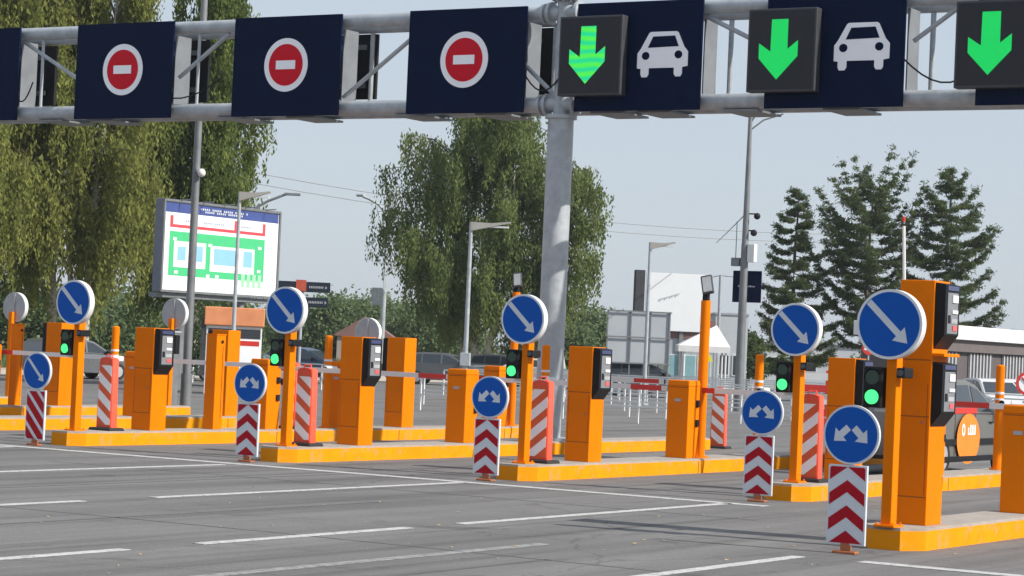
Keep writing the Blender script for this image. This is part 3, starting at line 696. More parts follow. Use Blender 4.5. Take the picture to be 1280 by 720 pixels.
street_lamp((-40.1, 63.4, 0), R(25), 5.85, 'slim lamp post in front of the large weeping birch', 1.25, .07, mid=1.3)
street_lamp((-42.3, 79.6, 0), R(25), 6.15, 'slim lamp post by the white screen', .95, .07)
t = thing('street_lamp', 'thin lamp on a long slanting arm beside the billboard', 'street lamp', (-55.2, 71.6, 0))
b = MB(); b.tube([(0, 0, 0), (0, 0, 6.3), (.15, .1, 6.75), (.55, .35, 7.05), (1.1, .75, 7.35)], .05); b.build('pole', STEELD, t, smooth=True)
b = MB(); b.box(-.3, .3, -.1, .1, -.05, .05, .02); o = b.build('lamp_head', STEELD, t, (1.3, .9, 7.36)); o.rotation_euler = (0, 0, R(35))
t = thing('street_lamp', 'distant curved lamp post left of the weeping birch', 'street lamp', (-84.7, 124, 0))
b = MB(); b.cyl((0, 0, 0), (0, 0, 5.2), .16, n=14); b.tube([(0, 0, 5.2), (0, 0, 9.3), (-.12, -.08, 10.0), (-.45, -.3, 10.5), (-1.0, -.65, 10.85), (-1.35, -.85, 11.0)], .085); b.build('pole', STEEL, t, smooth=True)
b = MB(); b.box(-1.75, -1.2, -1.05, -.75, 10.97, 11.12, .03); b.build('lamp_head', STEEL, t)
b = MB(); b.box(-.9, -.15, -.05, .05, 4.2, 5.3, .01); b.build('back_board', STEEL, t)
b = MB(); b.cyl((-.15, 0, 7.4), (-.4, 0, 7.4), .12, n=10); b.build('loudspeaker', STEELD, t)
t = thing('camera_mast', 'tall grey mast with twin arms and cameras behind the navy board', 'mast', (-37.0, 76.8, 0))
b = MB(); b.cyl((0, 0, 0), (0, 0, 6.0), .17, .13, n=16); b.cyl((0, 0, 6.0), (0, 0, 10.6), .12, .07, n=16); b.build('pole', STEELD, t, smooth=True)
b = MB(); b.tube([(0, 0, 10.3), (.15, .1, 10.6), (.6, .35, 10.85), (1.1, .7, 11.0)], .035); b.tube([(0, 0, 10.05), (.4, .25, 10.45), (1.0, .6, 10.7)], .03); b.build('lamp_arm', STEELD, t)
b = MB(); b.ball((.38, .1, 7.0), .12); b.ball((.30, .05, 6.4), .12); b.cyl((0, 0, 7.08), (.36, .1, 7.08), .025); b.cyl((0, 0, 6.48), (.3, .05, 6.48), .025); b.build('dome_camera', BLACK, t, smooth=True)
b = MB(); b.box(.14, .42, -.1, .15, 5.35, 6.0, .02); b.build('white_cabinet', WHITE, t)
b = MB(); b.box(-.48, -.16, -.12, .12, 5.2, 5.5, .02); b.cyl((-.35, 0, 5.5), (-.35, 0, 6.8), .015); b.build('antenna_box', STEELD, t)
t = tag(MB().box(-.56, .56, .18, .22, 3.92, 5.05, .005).build('direction_board', NAVY, None, (-36.95, 76.8, 0)), 'square navy board with one thin white line on the grey mast', 'sign')
for k in range(9):
    MB().box(-.34+k*.075, -.285+k*.075, .168, .1795, 4.47, 4.51+.02*(k % 3 == 0)).build('letter', REFL, t)
# small twin lamp between
t = thing('street_lamp', 'small twin arm lamp above the white screen', 'street lamp', (-54.3, 110, 0))
b = MB(); b.cyl((0, 0, 0), (0, 0, 6.1), .08, n=12); b.tube([(-1.4, -.8, 5.7), (0, 0, 6.1), (1.7, 1, 5.95)], .035); b.build('pole', STEEL, t)
MB().box(.9, 1.25, .4, .7, 5.85, 6.05, .02).build('lamp_head', STEELD, t); MB().box(1.55, 1.85, .85, 1.1, 5.65, 5.9, .02).build('lamp_head', STEELD, t)
# overhead wires
def wire(p, q, sag, label):
    b = MB(); p, q = Vector(p), Vector(q)
    b.tube([p.lerp(q, k/16)-Vector((0, 0, sag*4*(k/16)*(1-k/16))) for k in range(17)], .022, 6)
    tag(b.build('overhead_wire', STEELD), label, 'wire', 'overhead wires')
wire((-90, 108, 12.3), (-62, 150, 10.6), 1.2, 'upper thin overhead wire left of the weeping birch')
wire((-90, 107, 11.7), (-62, 149, 10.0), 1.2, 'lower thin overhead wire left of the weeping birch')
wire((-72, 145, 9.6), (-37.0, 77, 7.2), .01, 'thin overhead wire running right from the weeping birch')

# ============================================================ BILLBOARD
t = thing('billboard', 'large plan billboard with green map and red lines among birches', 'billboard', (-52.2, 63.0, 0))
L, z0, z1 = 6.45, 3.42, 6.4
b = MB(); b.box(-.36, -.02, -.06, L+.06, z0-.1, z1+.1, .02); b.build('casing', mat('casing_grey', (.16, .18, .22), .5, metal=.3), t)
b = MB()
for (a, c, e, f) in ((-.08, L+.08, z1+.02, z1+.10), (-.08, L+.08, z0-.10, z0-.02), (-.08, 0, z0-.02, z1+.02), (L, L+.08, z0-.02, z1+.02)): b.box(-.019, .06, a, c, e, f)
b.build('frame', STEELD, t)
b = MB(); b.box(-.019, 0, .001, L-.001, z0-.018, z1+.018); face = b.build('poster', mat('poster_white', (.80, .82, .82), .5, var=.02), t)
H = z1-z0
def art(a, c, e, f, m, nm, lay=1): MB().box(.001*lay*3-.002, .001*lay*3, a*L, c*L, z1-f*H, z1-e*H).build(nm, m, face)
Agreen = mat('poster_green', (.06, .50, .20), .5, var=.05); Ablue = mat('poster_sky', (.25, .50, .72), .5, var=.05); Anavy = mat('poster_navy', (.05, .08, .26), .5); Ared = mat('poster_red', (.75, .06, .08), .5); Awhite = mat('poster_paper', (.80, .83, .84), .5, var=.02)
art(.005, .995, .0, .115, Anavy, 'header_band')
art(.05, .88, .33, .84, Agreen, 'map_area')
art(.09, .36, .44, .74, Awhite, 'map_block', 2); art(.40, .79, .46, .76, Awhite, 'map_block', 2)
art(.12, .19, .50, .66, Ablue, 'map_parking', 3); art(.23, .335, .48, .66, Ablue, 'map_parking', 3); art(.43, .62, .49, .68, Ablue, 'map_parking', 3); art(.69, .77, .49, .68, Ablue, 'map_parking', 3)
art(.05, .88, .25, .285, Ared, 'red_line', 2); art(.05, .075, .15, .25, Ared, 'red_line', 2); art(.60, .625, .14, .25, Ared, 'red_line', 2); art(.855, .88, .14, .25, Ared, 'red_line', 2)
dk = mat('poster_text', (.35, .40, .50), .5); gl = mat('poster_palegreen', (.35, .66, .42), .5)
for k, (u, v, wd) in enumerate(((.30, .035, .42), (.34, .065, .34), (.18, .19, .10), (.33, .19, .2), (.66, .19, .12))):
    n = int(wd*60)
    b = MB()
    for i in range(n):
        if i % 6 != 5: b.box(.010, .012, (u+i/60)*L, (u+i/60+.010)*L, z1-(v+.022)*H, z1-v*H)
    b.build('text_line', REFL if v < .1 else dk, face)
for (u, v) in ((.08, .40), (.10, .78), (.37, .80), (.38, .44), (.82, .42), (.45, .80), (.82, .70)): art(u, u+.03, v, v+.035, Awhite, 'map_dot', 3)
b = MB()
for i in range(4): b.box(.007, .009, (.68+.05*i)*L, (.71+.05*i)*L, z1-.92*H, z1-.76*H)
b.box(.0095, .011, .68*L, .86*L, z1-.85*H, z1-.83*H)
b.build('map_grid', gl, face)
b = MB(); b.cyl((-.4, 1.6, 0), (-.4, 1.6, z0-.285), .16, n=16); b.build('leg', STEELD, t)
MB().cyl((-.4, 4.9, 0), (-.4, 4.9, z0-.285), .16, n=16).build('leg', STEELD, t)
b = MB(); b.box(-.7, -.1, .2, L-.2, z0-.28, z0-.12); b.build('catwalk', STEELD, t)
for k in range(5): MB().tube([(.0, .8+k*1.2, z1+.1), (.5, .8+k*1.2, z1+.12)], .02).build('lamp_bracket', STEELD, t)

# kiosk
t = thing('kiosk', 'small white kiosk with a flat orange roof band below the billboard', 'kiosk', (-48.2, 62.0, 0), YAW+R(6)); t.scale = (.95, .95, 1)
b = MB(); b.box(-.95, .95, -.6, .8, 0, 2.25, .02); b.build('wall', WHITE, t)
b = MB(); b.box(-1.02, 1.02, -.72, .9, 2.25, 2.85, .03); b.build('roof_band', mat('kiosk_orange', (.70, .27, .12), .5), t)
b = MB(); b.box(-.88, -.05, -.61, -.602, 1.45, 2.15); b.box(.08, .9, -.61, -.602, 1.85, 2.15); b.build('window', GLASS, t)
b = MB(); b.box(.05, .9, -.625, -.604, .6, 1.8, .01); b.build('white_board', NWHITE, t); b = MB(); b.box(.08, .87, -.632, -.627, 1.62, 1.78); b.build('red_header', REDP, t)
b = MB(); b.box(-1.12, -.97, -.62, -.4, .6, 2.5); b.build('side_panel', DARK, t)
# direction boards
t = thing('direction_sign', 'pair of dark direction boards on a red post behind the second arrow sign', 'sign', (-56.4, 76.8, 0), YAW)
b = MB(); b.cyl((0, 0, 0), (0, 0, 4.1), .06, n=12); b.build('post', STEEL, t)
for (a, c, z, zz) in ((-1.16, 1.12, 3.78, 4.19), (-.3, 1.05, 3.18, 3.58)):
    p = MB().box(a, c, -.11, -.07, z, zz, .006).build('board', mat('board_dark', (.012, .02, .035), .45), t)
    b = MB()
    for k in range(9): b.box(.28+k*.065, .32+k*.065, -.122, -.111, z+.16, z+.25)
    b.prism([(.92, z+.13), (1.0, z+.2), (.92, z+.27)], -.122, -.111)
    b.build('lettering', GREYB, p)
MB().box(-.25, .16, -.135, -.112, 3.80, 4.26, .004).build('red_plate', mat('plate_red', (.5, .09, .05), .5), t)

# ============================================================ BUILDINGS
# white LED screen and its dark side
t = thing('advertising_screen', 'blank white screen with a dark side, above the grey hoarding', 'screen', (-55.4, 106.5, 0), YAW+R(6))
b = MB(); b.box(-1.2, 1.75, -.1, 0, 3.1, 6.0, .01); sc = b.build('white_face', mat('screen_white', (.78, .80, .82), .5, var=.03), t)
b = MB(); b.box(-1.75, -1.28, -.12, .5, 3.75, 6.1, .01); b.build('dark_side', DARK, t)
b = MB(); b.box(-.4, -.2, 0.01, .4, 0, 5.8); b.box(.6, .8, 0.01, .4, 0, 5.8); b.build('support', STEELD, t)
for k in range(14): MB().box(-.55+k*.09, -.49+k*.09, -.11, -.101, 4.55+.03*k+.04*(k % 3), 4.68+.03*k).build('letter', GREYB, sc) if k < 12 else None
# hoarding back
t = thing('hoarding', 'grey back of a hoarding split into panels by a dark frame', 'hoarding', (-49.6, 92.7, 0), YAW+R(4))
b = MB(); b.box(-1.45, 1.35, 0, .05, 1.45, 3.75); b.build('sheet', mat('hoarding_grey', (.40, .43, .46), .6, var=.06, scale=1), t)
b = MB()
for x in (-1.45, -.42, .45, 1.3): b.box(x-.03, x+.03, -.07, -.001, .0, 3.8)
for z in (1.48, 2.62, 3.76): b.box(-1.48, 1.38, -.115, -.072, z-.03, z+.03)
b.build('frame', STEELD, t)
# marquee: white tent
t = thing('marquee', 'small white pointed tent left of the grey office', 'tent', (-52.1, 104, 0), YAW)
b = MB(); v = b.bm
P = [(-1.3, -1.1, 2.4), (1.2, -1.1, 2.4), (1.2, 1.1, 2.4), (-1.3, 1.1, 2.4)]; vs = [v.verts.new(p) for p in P]; ap = v.verts.new((.6, 0, 3.45))
for i in range(4): v.faces.new((vs[i], vs[(i+1) % 4], ap))
vb = [v.verts.new((p[0], p[1], 2.1)) for p in P]
for i in range(4): v.faces.new((vs[i], vs[(i+1) % 4], vb[(i+1) % 4], vb[i]))
b.build('canopy', WHITE, t)
for (x, y) in ((-1, -1), (1, -1), (1, 1), (-1, 1)): MB().cyl((x, y, 0), (x, y, 2.1), .05).build('leg', WHITE, t)
def simple_building(name, label, loc, rz, w, d, h, wallm, roofm, wins, roof='flat', rh=.5, over=.2, wm=None):
    t = thing(name, label, 'building', loc, rz)
    MB().box(0, w, 0, d, 0, h).build('wall', wallm, t)
    if roof == 'flat': MB().box(-over, w+over, -over, d+over, h, h+rh, .01).build('roof', roofm, t)
    else:
        MB().prism([(-over, h), (w+over, h), (w+over, h+.1), (w/2, h+rh), (-over, h+.1)], -over, d+over).build('roof', roofm, t)
    for (x0, x1, za, zb) in wins:
        f = MB().box(x0-.05, x1+.05, -.05, -.001, za-.05, zb+.05).build('window', RIM, t)
        MB().box(x0, x1, -.056, -.051, za, zb).build('pane', wm or GLASS, f)
    return t
simple_building('glass_pavilion', 'low pavilion with teal glass and a red brown roof behind the slim orange pole', (*at(838, 120), 0), YAW, 2.3, 3, 2.75, STEEL, mat('redbrown_roof', (.22, .12, .11), .7),
                [(.1, .7, .5, 1.9), (.85, 1.4, .5, 1.9), (1.55, 2.15, .5, 1.9)], rh=.95, over=.05, wm=mat('teal_glass', (.25, .45, .48), .15))
simple_building('office_block', 'pale grey box office left of the tall mast', (*at(896, 124), 0), YAW, 1.7, 4, 4.1, mat('pale_cladding', (.50, .54, .57), .6, var=.05), STEEL, [(.3, .75, 1.0, 2.0), (1.0, 1.4, 1.0, 2.0)], rh=.12, over=.05)
simple_building('warehouse', 'long pale grey warehouse behind the conifer trunks', (*at(936, 156), 0), YAW, 13, 6, 3.0, bpy.data.materials['pale_cladding'], bpy.data.materials['pale_cladding'], [(1+2.4*k, 2.2+2.4*k, 1.2, 2.0) for k in range(5)], rh=.15)
mat_blind = mat('blind_grey', (.42, .42, .43), .6)
# long low building on the right: white roof band, brown facade, white ribs
t = thing('terminal_building', 'long low brown building with a white roof band at the right edge', 'building', (-39.6, 101.0, 0), R(90))
W_ = 70
MB().box(0, W_, 0, 3, 0, 3.2).build('wall', mat('brown_facade', (.10, .085, .085), .7, var=.1, scale=1), t)
MB().box(-.3, W_+.3, -.5, 3.3, 3.201, 3.85, .03).build('roof', mat('roof_white', (.80, .80, .80), .5, var=.03), t)
MB().box(0, W_, -.25, -.001, 2.65, 3.2).build('eaves_band', mat('eaves_brown', (.13, .11, .11), .7), t)
cg = mat('curtain_grey', (.10, .105, .12), .3)
for k in range(14):
    x = 1.0+k*4.6; f = MB().box(x, x+3.2, -.05, -.001, .3, 2.60).build('window', cg, t)
    b = MB()
    for j in range(7): b.box(x+.12+j*.44, x+.28+j*.44, -.10, -.051, .3, 2.60)
    b.build('blind', mat_blind, f)
simple_building('house', 'low house with a red brown roof below the far green trees', (-104.5, 147, 0), YAW, 4, 4, 2.2, mat('house_wall', (.35, .30, .28), .8), bpy.data.materials['redbrown_roof'], [(.6, 1.3, .8, 1.6), (2.4, 3.2, .8, 1.6)], roof='gable', rh=1.5)

# ============================================================ TREES
def leaf_mesh(name, P, size, m, parent, elong=1.0, updir=None):
    N = len(P); a = rng.normal(size=(N, 3)); a /= np.linalg.norm(a, axis=1)[:, None]
    if updir is not None: a = a*.55+updir; a /= np.linalg.norm(a, axis=1)[:, None]
    c = rng.normal(size=(N, 3)); b = np.cross(a, c); b /= np.linalg.norm(b, axis=1)[:, None]
    s = size*(.6+.8*rng.random(N))[:, None]
    a = a*s*elong; b = b*s*.6
    V = np.stack([P-a, P+b, P+a, P-b], 1).reshape(-1, 3)
    me = bpy.data.meshes.new(name); me.vertices.add(4*N); me.vertices.foreach_set('co', V.astype(np.float32).ravel())
    me.loops.add(4*N); me.loops.foreach_set('vertex_index', np.arange(4*N)); me.polygons.add(N)
    me.polygons.foreach_set('loop_start', np.arange(N)*4); me.update(); me.materials.append(m)
    o = bpy.data.objects.new(name, me); COL.objects.link(o); o.parent = parent; return o
def birch(loc, H, W, label, leafm, zlow=.15, nl=70, ns=16, dens=1.0, prof=None, seed=1, trunks=1, group='weeping birches', lean=0, leaf=.075):
    global rng
    rng = np.random.default_rng(seed); rd = random.Random(seed)
    t = thing('birch_tree', label, 'tree', loc, 0, group)
    b = MB(); pts = []
    for q in range(trunks):
        ox = (q-(trunks-1)/2)*.9
        tr = [Vector((ox*(1+1.5*k/8)+lean*k/8+.25*math.sin(k*.9+q+seed), .2*math.cos(k*1.1+q), H*.93*k/8)) for k in range(9)]
        b.tube(tr, .24, 9, .03); pts.append(tr)
    b.build('trunk', BIRCHB, t, smooth=True)
    lb = MB(); leaves = []
    for i in range(nl):
        tr = rd.choice(pts); u = zlow+.12+(1-zlow-.12)*(i+rd.random())/nl
        k = min(7, int(u*8)); p0 = tr[k].lerp(tr[k+1], u*8-k) if k < 8 else tr[8]
        wr = (prof(u) if prof else math.sin(math.pi*min(1, max(.05, (u-zlow*.5)))**.8)**.6)*W/2
        ang = rd.random()*6.283; rr = wr*(.35+.65*rd.random()**.6)
        up = (.06+.10*rd.random())*H*(1-u*.5)
        end = p0+Vector((rr*math.cos(ang), rr*math.sin(ang), up)); mid = p0.lerp(end, .55)+Vector((0, 0, .25+.06*H*rd.random()))
        if end.z > H: end.z = H-.3*rd.random()
        lb.tube([p0, mid, end], .055, 5, .012)
        for s_ in range(ns):
            f = .35+.65*rd.random()**.7
            q = (p0.lerp(mid, f/.55) if f < .55 else mid.lerp(end, (f-.55)/.45))+Vector((rd.gauss(0, .24), rd.gauss(0, .24), rd.gauss(0, .2)))
            Ls = (.6+2.3*rd.random()**1.3)*(H/14); n = int(Ls*20*dens)+4
            if q.z-Ls < zlow*H*.9: Ls = max(.4, q.z-zlow*H*(.8+.3*rd.random()))
            z = np.linspace(0, Ls, n); sw = rd.gauss(0, .08), rd.gauss(0, .08)
            sp = .09+.05*(1-z/Ls)
            P = np.stack([q.x+sw[0]*z+rng.normal(0, 1, n)*sp, q.y+sw[1]*z+rng.normal(0, 1, n)*sp, q.z-z+rng.normal(0, .05, n)], 1); leaves.append(P)
    lb.build('limbs', BARK, t)
    leaf_mesh('crown', np.concatenate(leaves), leaf, leafm, t, 1.55, np.array([0, 0, -.9]))
    return t
# left group
pc = lambda u: .55+.45*math.sin(math.pi*min(1, u*1.05))
birch((-73, 73, .35), 22, 9.5, 'leftmost yellowish birch behind the leftmost round sign back', LEAF_Y, .05, 92, 30, 1.0, pc, 11, 2)
birch((-72, 80.5, .35), 21, 8.5, 'yellowish birch with pale trunks behind the leftmost blue arrow sign', LEAF_Y, .07, 92, 30, 1.0, pc, 12, 3)
birch((-71.5, 88.5, .35), 19.5, 7.6, 'darker green birch directly behind the plan billboard', LEAF_G, .03, 90, 28, 1.0, pc, 13, 1)
birch((-80, 82, .35), 21, 8, 'dark birch standing behind the other left birches', LEAF_G, .03, 80, 22, 1.0, pc, 15, 2)
# centre
def cprof(u): return .70+.30*math.sin(math.pi*min(1, max(0, (u-.05)/.95))) if u < .8 else .70+.15*(1-u)/.2
birch((-69.2, 110.7, .2), 15.6, 10.0, 'large weeping birch hanging over the centre, behind the gantry post', LEAF_C, .03, 92, 29, 1.0, cprof, 21, 3, leaf=.072)
birch((-64.3, 111.5, .1), 11.6, 5.6, 'shorter birch with long hanging strands at the right of the centre birch', LEAF_C, .10, 30, 20, 1.0, cprof, 22, 1, leaf=.072)
def pine(loc, H, W, label, seed, rise=.35, nb=46, bare=.15, prof=None, rz=0):
    global rng
    rng = np.random.default_rng(seed); rd = random.Random(seed)
    t = thing('pine_tree', label, 'tree', loc, 0, 'dark conifers on the right')
    b = MB(); b.tube([(.12*math.sin(k), .1*math.cos(k*1.3), H*k/8) for k in range(9)], .21, 9, .03); b.build('trunk', BARK, t, smooth=True)
    lb = MB(); leaves = []
    ga = rd.random()*6
    for i in range(nb):
        u = bare+(1-bare)*(i+.6*rd.random())/nb; z = H*u
        w = W/2*prof(u)*(.72+.45*rd.random())+.15
        ga += 2.4+rd.gauss(0, .3); d = Vector((math.cos(ga), math.sin(ga), 0)); sd = Vector((-d.y, d.x, 0))
        r_ = rise*(.5+.9*rd.random())*(1.5*u if u > .5 else .25+u)
        p = lambda f: Vector((0, 0, z))+d*w*f+Vector((0, 0, w*(r_*f*f*1.1-.10*math.sin(math.pi*f))))
        lb.tube([p(k/4) for k in range(5)], .055*(1.2-u), 5, .012)
        nt_ = int(w*4.2)+3
        for c in range(nt_):
            f = .18+.82*(c+rd.random())/nt_; q = p(f); L = (.28+.75*rd.random())*(1.25-f)*min(1.25, .55+w*.22)
            for sgn in (-1, 1):
                e = q+sd*sgn*L+d*L*.55+Vector((0, 0, rd.gauss(.02, .07)-.10*L))
                if L > .3: lb.tube([q, e], .014, 4, .006)
                n = int(84*L)+12; ff = rng.random(n)[:, None]
                P = np.array(q)[None]*(1-ff)+np.array(e)[None]*ff+rng.normal(size=(n, 3))*np.array([.085, .085, .06]); leaves.append(P)
        P = np.array(p(1))[None]+rng.normal(size=(30, 3))*np.array([.14, .14, .10]); leaves.append(P)
    lb.build('branches', BARK, t)
    leaf_mesh('crown', np.concatenate(leaves), .045, LEAF_D, t, 2.3)
    return t
pine((-56.9, 124.8, 0), 11.7, 6.6, 'left conifer, lowest and most pointed of the three', 31, .18, 50, .12, lambda u: (1-u)**.8+.03)
pine((-53.5, 127.5, 0), 12.2, 6.2, 'middle conifer with a broad rounded top', 32, .75, 42, .24, lambda u: .55+.45*math.sin(math.pi*(u-.1)) if u < .72 else .93*max(0, 1-((u-.72)/.29)**2)**.5)
pine((-49.9, 130.5, 0), 13.2, 7.4, 'right conifer above the double height terminal', 33, .40, 42, .18, lambda u: 1.0-.35*u if u < .6 else .82*max(0, 1-((u-.6)/.41)**1.6))
# bushes / far trees
def bushy(name, loc, H, W, label, m, seed, n=9000, size=.16, grp='far green trees'):
    global rng
    rng = np.random.default_rng(seed); rd = random.Random(seed)
    t = thing(name, label, 'tree', loc, 0, grp)
    b = MB(); b.tube([(0, 0, 0), (.1, 0, H*.3), (0, .1, H*.7)], .16, 7, .05); b.build('trunk', BARK, t)
    L = []
    for k in range(26):
        u = .25+.7*rd.random(); w = W/2*math.sin(math.pi*(.15+.75*u))
        a = rd.random()*6.283; c = np.array([w*.75*math.cos(a), w*.75*math.sin(a), H*u]); s = W*.12
        L.append(c+rng.normal(size=(n//26, 3))*np.array([s, s, s*.8]))
    P = np.concatenate(L); P = P[P[:, 2] > .1]
    leaf_mesh('crown', P, size, m, t)
far = [(392, 190, 5.4, 6, 'bushy far tree just right of the dark direction boards'), (425, 185, 6.2, 6.5, 'rounded far tree behind the round grey sign back in the middle'),
       (462, 195, 6.6, 7, 'far tree left of the distant curved lamp post'), (497, 200, 6.6, 7, 'far tree right of the distant curved lamp post'),
       (530, 190, 5.8, 6.5, 'far tree peeping left of the weeping birch'), (355, 200, 5.6, 7, 'far tree below the billboard lamp head'),
       (705, 185, 4.2, 5, 'far tree seen between birch strands right of the gantry post'), (738, 190, 5.2, 6, 'far tree above the middle terminal'), (560, 200, 5.4, 8, 'far tree behind the weeping birch trunk'),
       (15, 150, 4.2, 8, 'far tree low between the left birch trunks at the edge'), (120, 150, 4.4, 8, 'far tree low between the left birch trunks under the leftmost blue arrow'), (190, 155, 4.2, 8, 'far tree low behind the billboard edge'),
       (765, 200, 4.6, 6, 'far tree peeping above the grey hoarding'), (885, 180, 4.8, 4, 'far tree above the pavilion roof')]
for k, (px, D, H, W, lab) in enumerate(far): bushy('deciduous_tree', (*at(px, D), 0), H*(.70 if 340 < px < 570 else .88), W, lab, LEAF_F, 50+k)
bushy('bush', (-55, 70, .0), 3.6, 3.0, 'light green bush below the billboard', LEAF_F, 71, 5000, .08, 'bushes')
bushy('bush', (*at(938, 128), .0), 3.2, 2.0, 'dark bush behind the tall mast', LEAF_D, 72, 5000, .09, 'bushes')
bushy('bush', (-48.5, 118, .0), 2.6, 3.6, 'dark bush under the left conifer', LEAF_D, 73, 5000, .09, 'bushes')

# ============================================================ RAILINGS
def railing(x0, x1, y, label, H=1.0, m=WHITE, step=1.2):
    t = thing('railing', label, 'railing', (x0, y, 0), 0, 'white metal railings in the parking area')
    n = max(2, int((x1-x0)/step)); L = x1-x0
    b = MB(); b.box(0, L, -.02, .02, H-.05, H); b.build('top_rail', m, t)
    b = MB(); b.box(0, L, -.015, .015, .45, .49); b.build('middle_rail', m, t)
    for k in range(n+1): MB().box(L*k/n-.025, L*k/n+.025, -.022, .022, 0, H-.051).build('post', m, t)
for (x0, x1, y, lab) in ((-38.5, -24, 58.5, 'nearest white railing behind the middle barrier arm'), (-44, -27, 70, 'white railing in front of the tall mast'), (-52, -30, 82, 'white railing in front of the grey hoarding'),
                         (-60, -34, 95, 'white railing at the foot of the white tent'), (-62, -52, 74, 'white railing on the left below the plan billboard'), (-66, -56, 99, 'white railing left of the weeping birch trunk'),
                         (-42, -22, 64, 'white railing second nearest behind the middle barrier arm'), (-49, -26, 76, 'white railing just behind the mast foot'), (-54, -30, 88, 'white railing among the dark parked cars')):
    railing(x0, x1, y, lab)
for k, (x, y, lab) in enumerate(((-27.5, 62.0, 'red and white folding barricade, left of a pair behind the fourth delineator'), (-26.6, 63.2, 'red and white folding barricade, right of a pair behind the fourth delineator'))):
    t = thing('barricade', lab, 'barricade', (x, y, 0), R(20), 'red and white barricades')
    MB().box(-.35, -.29, -.03, .03, 0, 1.7).build('leg', REDP, t); MB().box(.29, .35, -.03, .03, 0, 1.7).build('leg', REDP, t)
    for j in range(4): MB().box(-.36, .36, -.05, -.031, .4+j*.34, .6+j*.34).build('plank', WHITE if j % 2 else REDP, t)
t = thing('no_entry_sign', 'small distant no entry sign beside the nearest blue arrow disc', 'road sign', (-38.9, 93, 0), YAW)
MB().cyl((0, 0, 0), (0, 0, 2.4), .04).build('post', STEEL, t)
d = MB().cyl((0, -.06, 2.55), (0, -.041, 2.55), .27, n=32).build('sign_disc', REDP, t); MB().box(-.18, .18, -.066, -.061, 2.48, 2.62).build('white_bar', NWHITE, d)
t = thing('warning_sign', 'small yellow triangle warning sign left of the fourth arrow disc', 'road sign', (-40.5, 81, 0), YAW)
MB().cyl((0, 0, 0), (0, 0, 1.9), .04).build('post', STEEL, t)
d = MB().prism([(-.3, 1.75), (.3, 1.75), (0, 2.3)], -.06, -.041).build('triangle', mat('sign_yellow', (.75, .7, .02), .4), t)
t = thing('no_entry_sign', 'small white bordered red round sign at the right edge behind the camera post', 'road sign', (-23.9, 69.5, 0), YAW)
MB().cyl((0, 0, 0), (0, 0, 1.2), .04).build('post', STEEL, t)
d = MB().cyl((0, -.06, 1.55), (0, -.041, 1.55), .36, n=32).build('sign_disc', REDP, t); MB().cyl((0, -.066, 1.55), (0, -.061, 1.55), .27, n=32).build('face', NWHITE, d); MB().cyl((-.18, -.072, 1.73), (.18, -.072, 1.37), .03).build('slash', REDP, d)

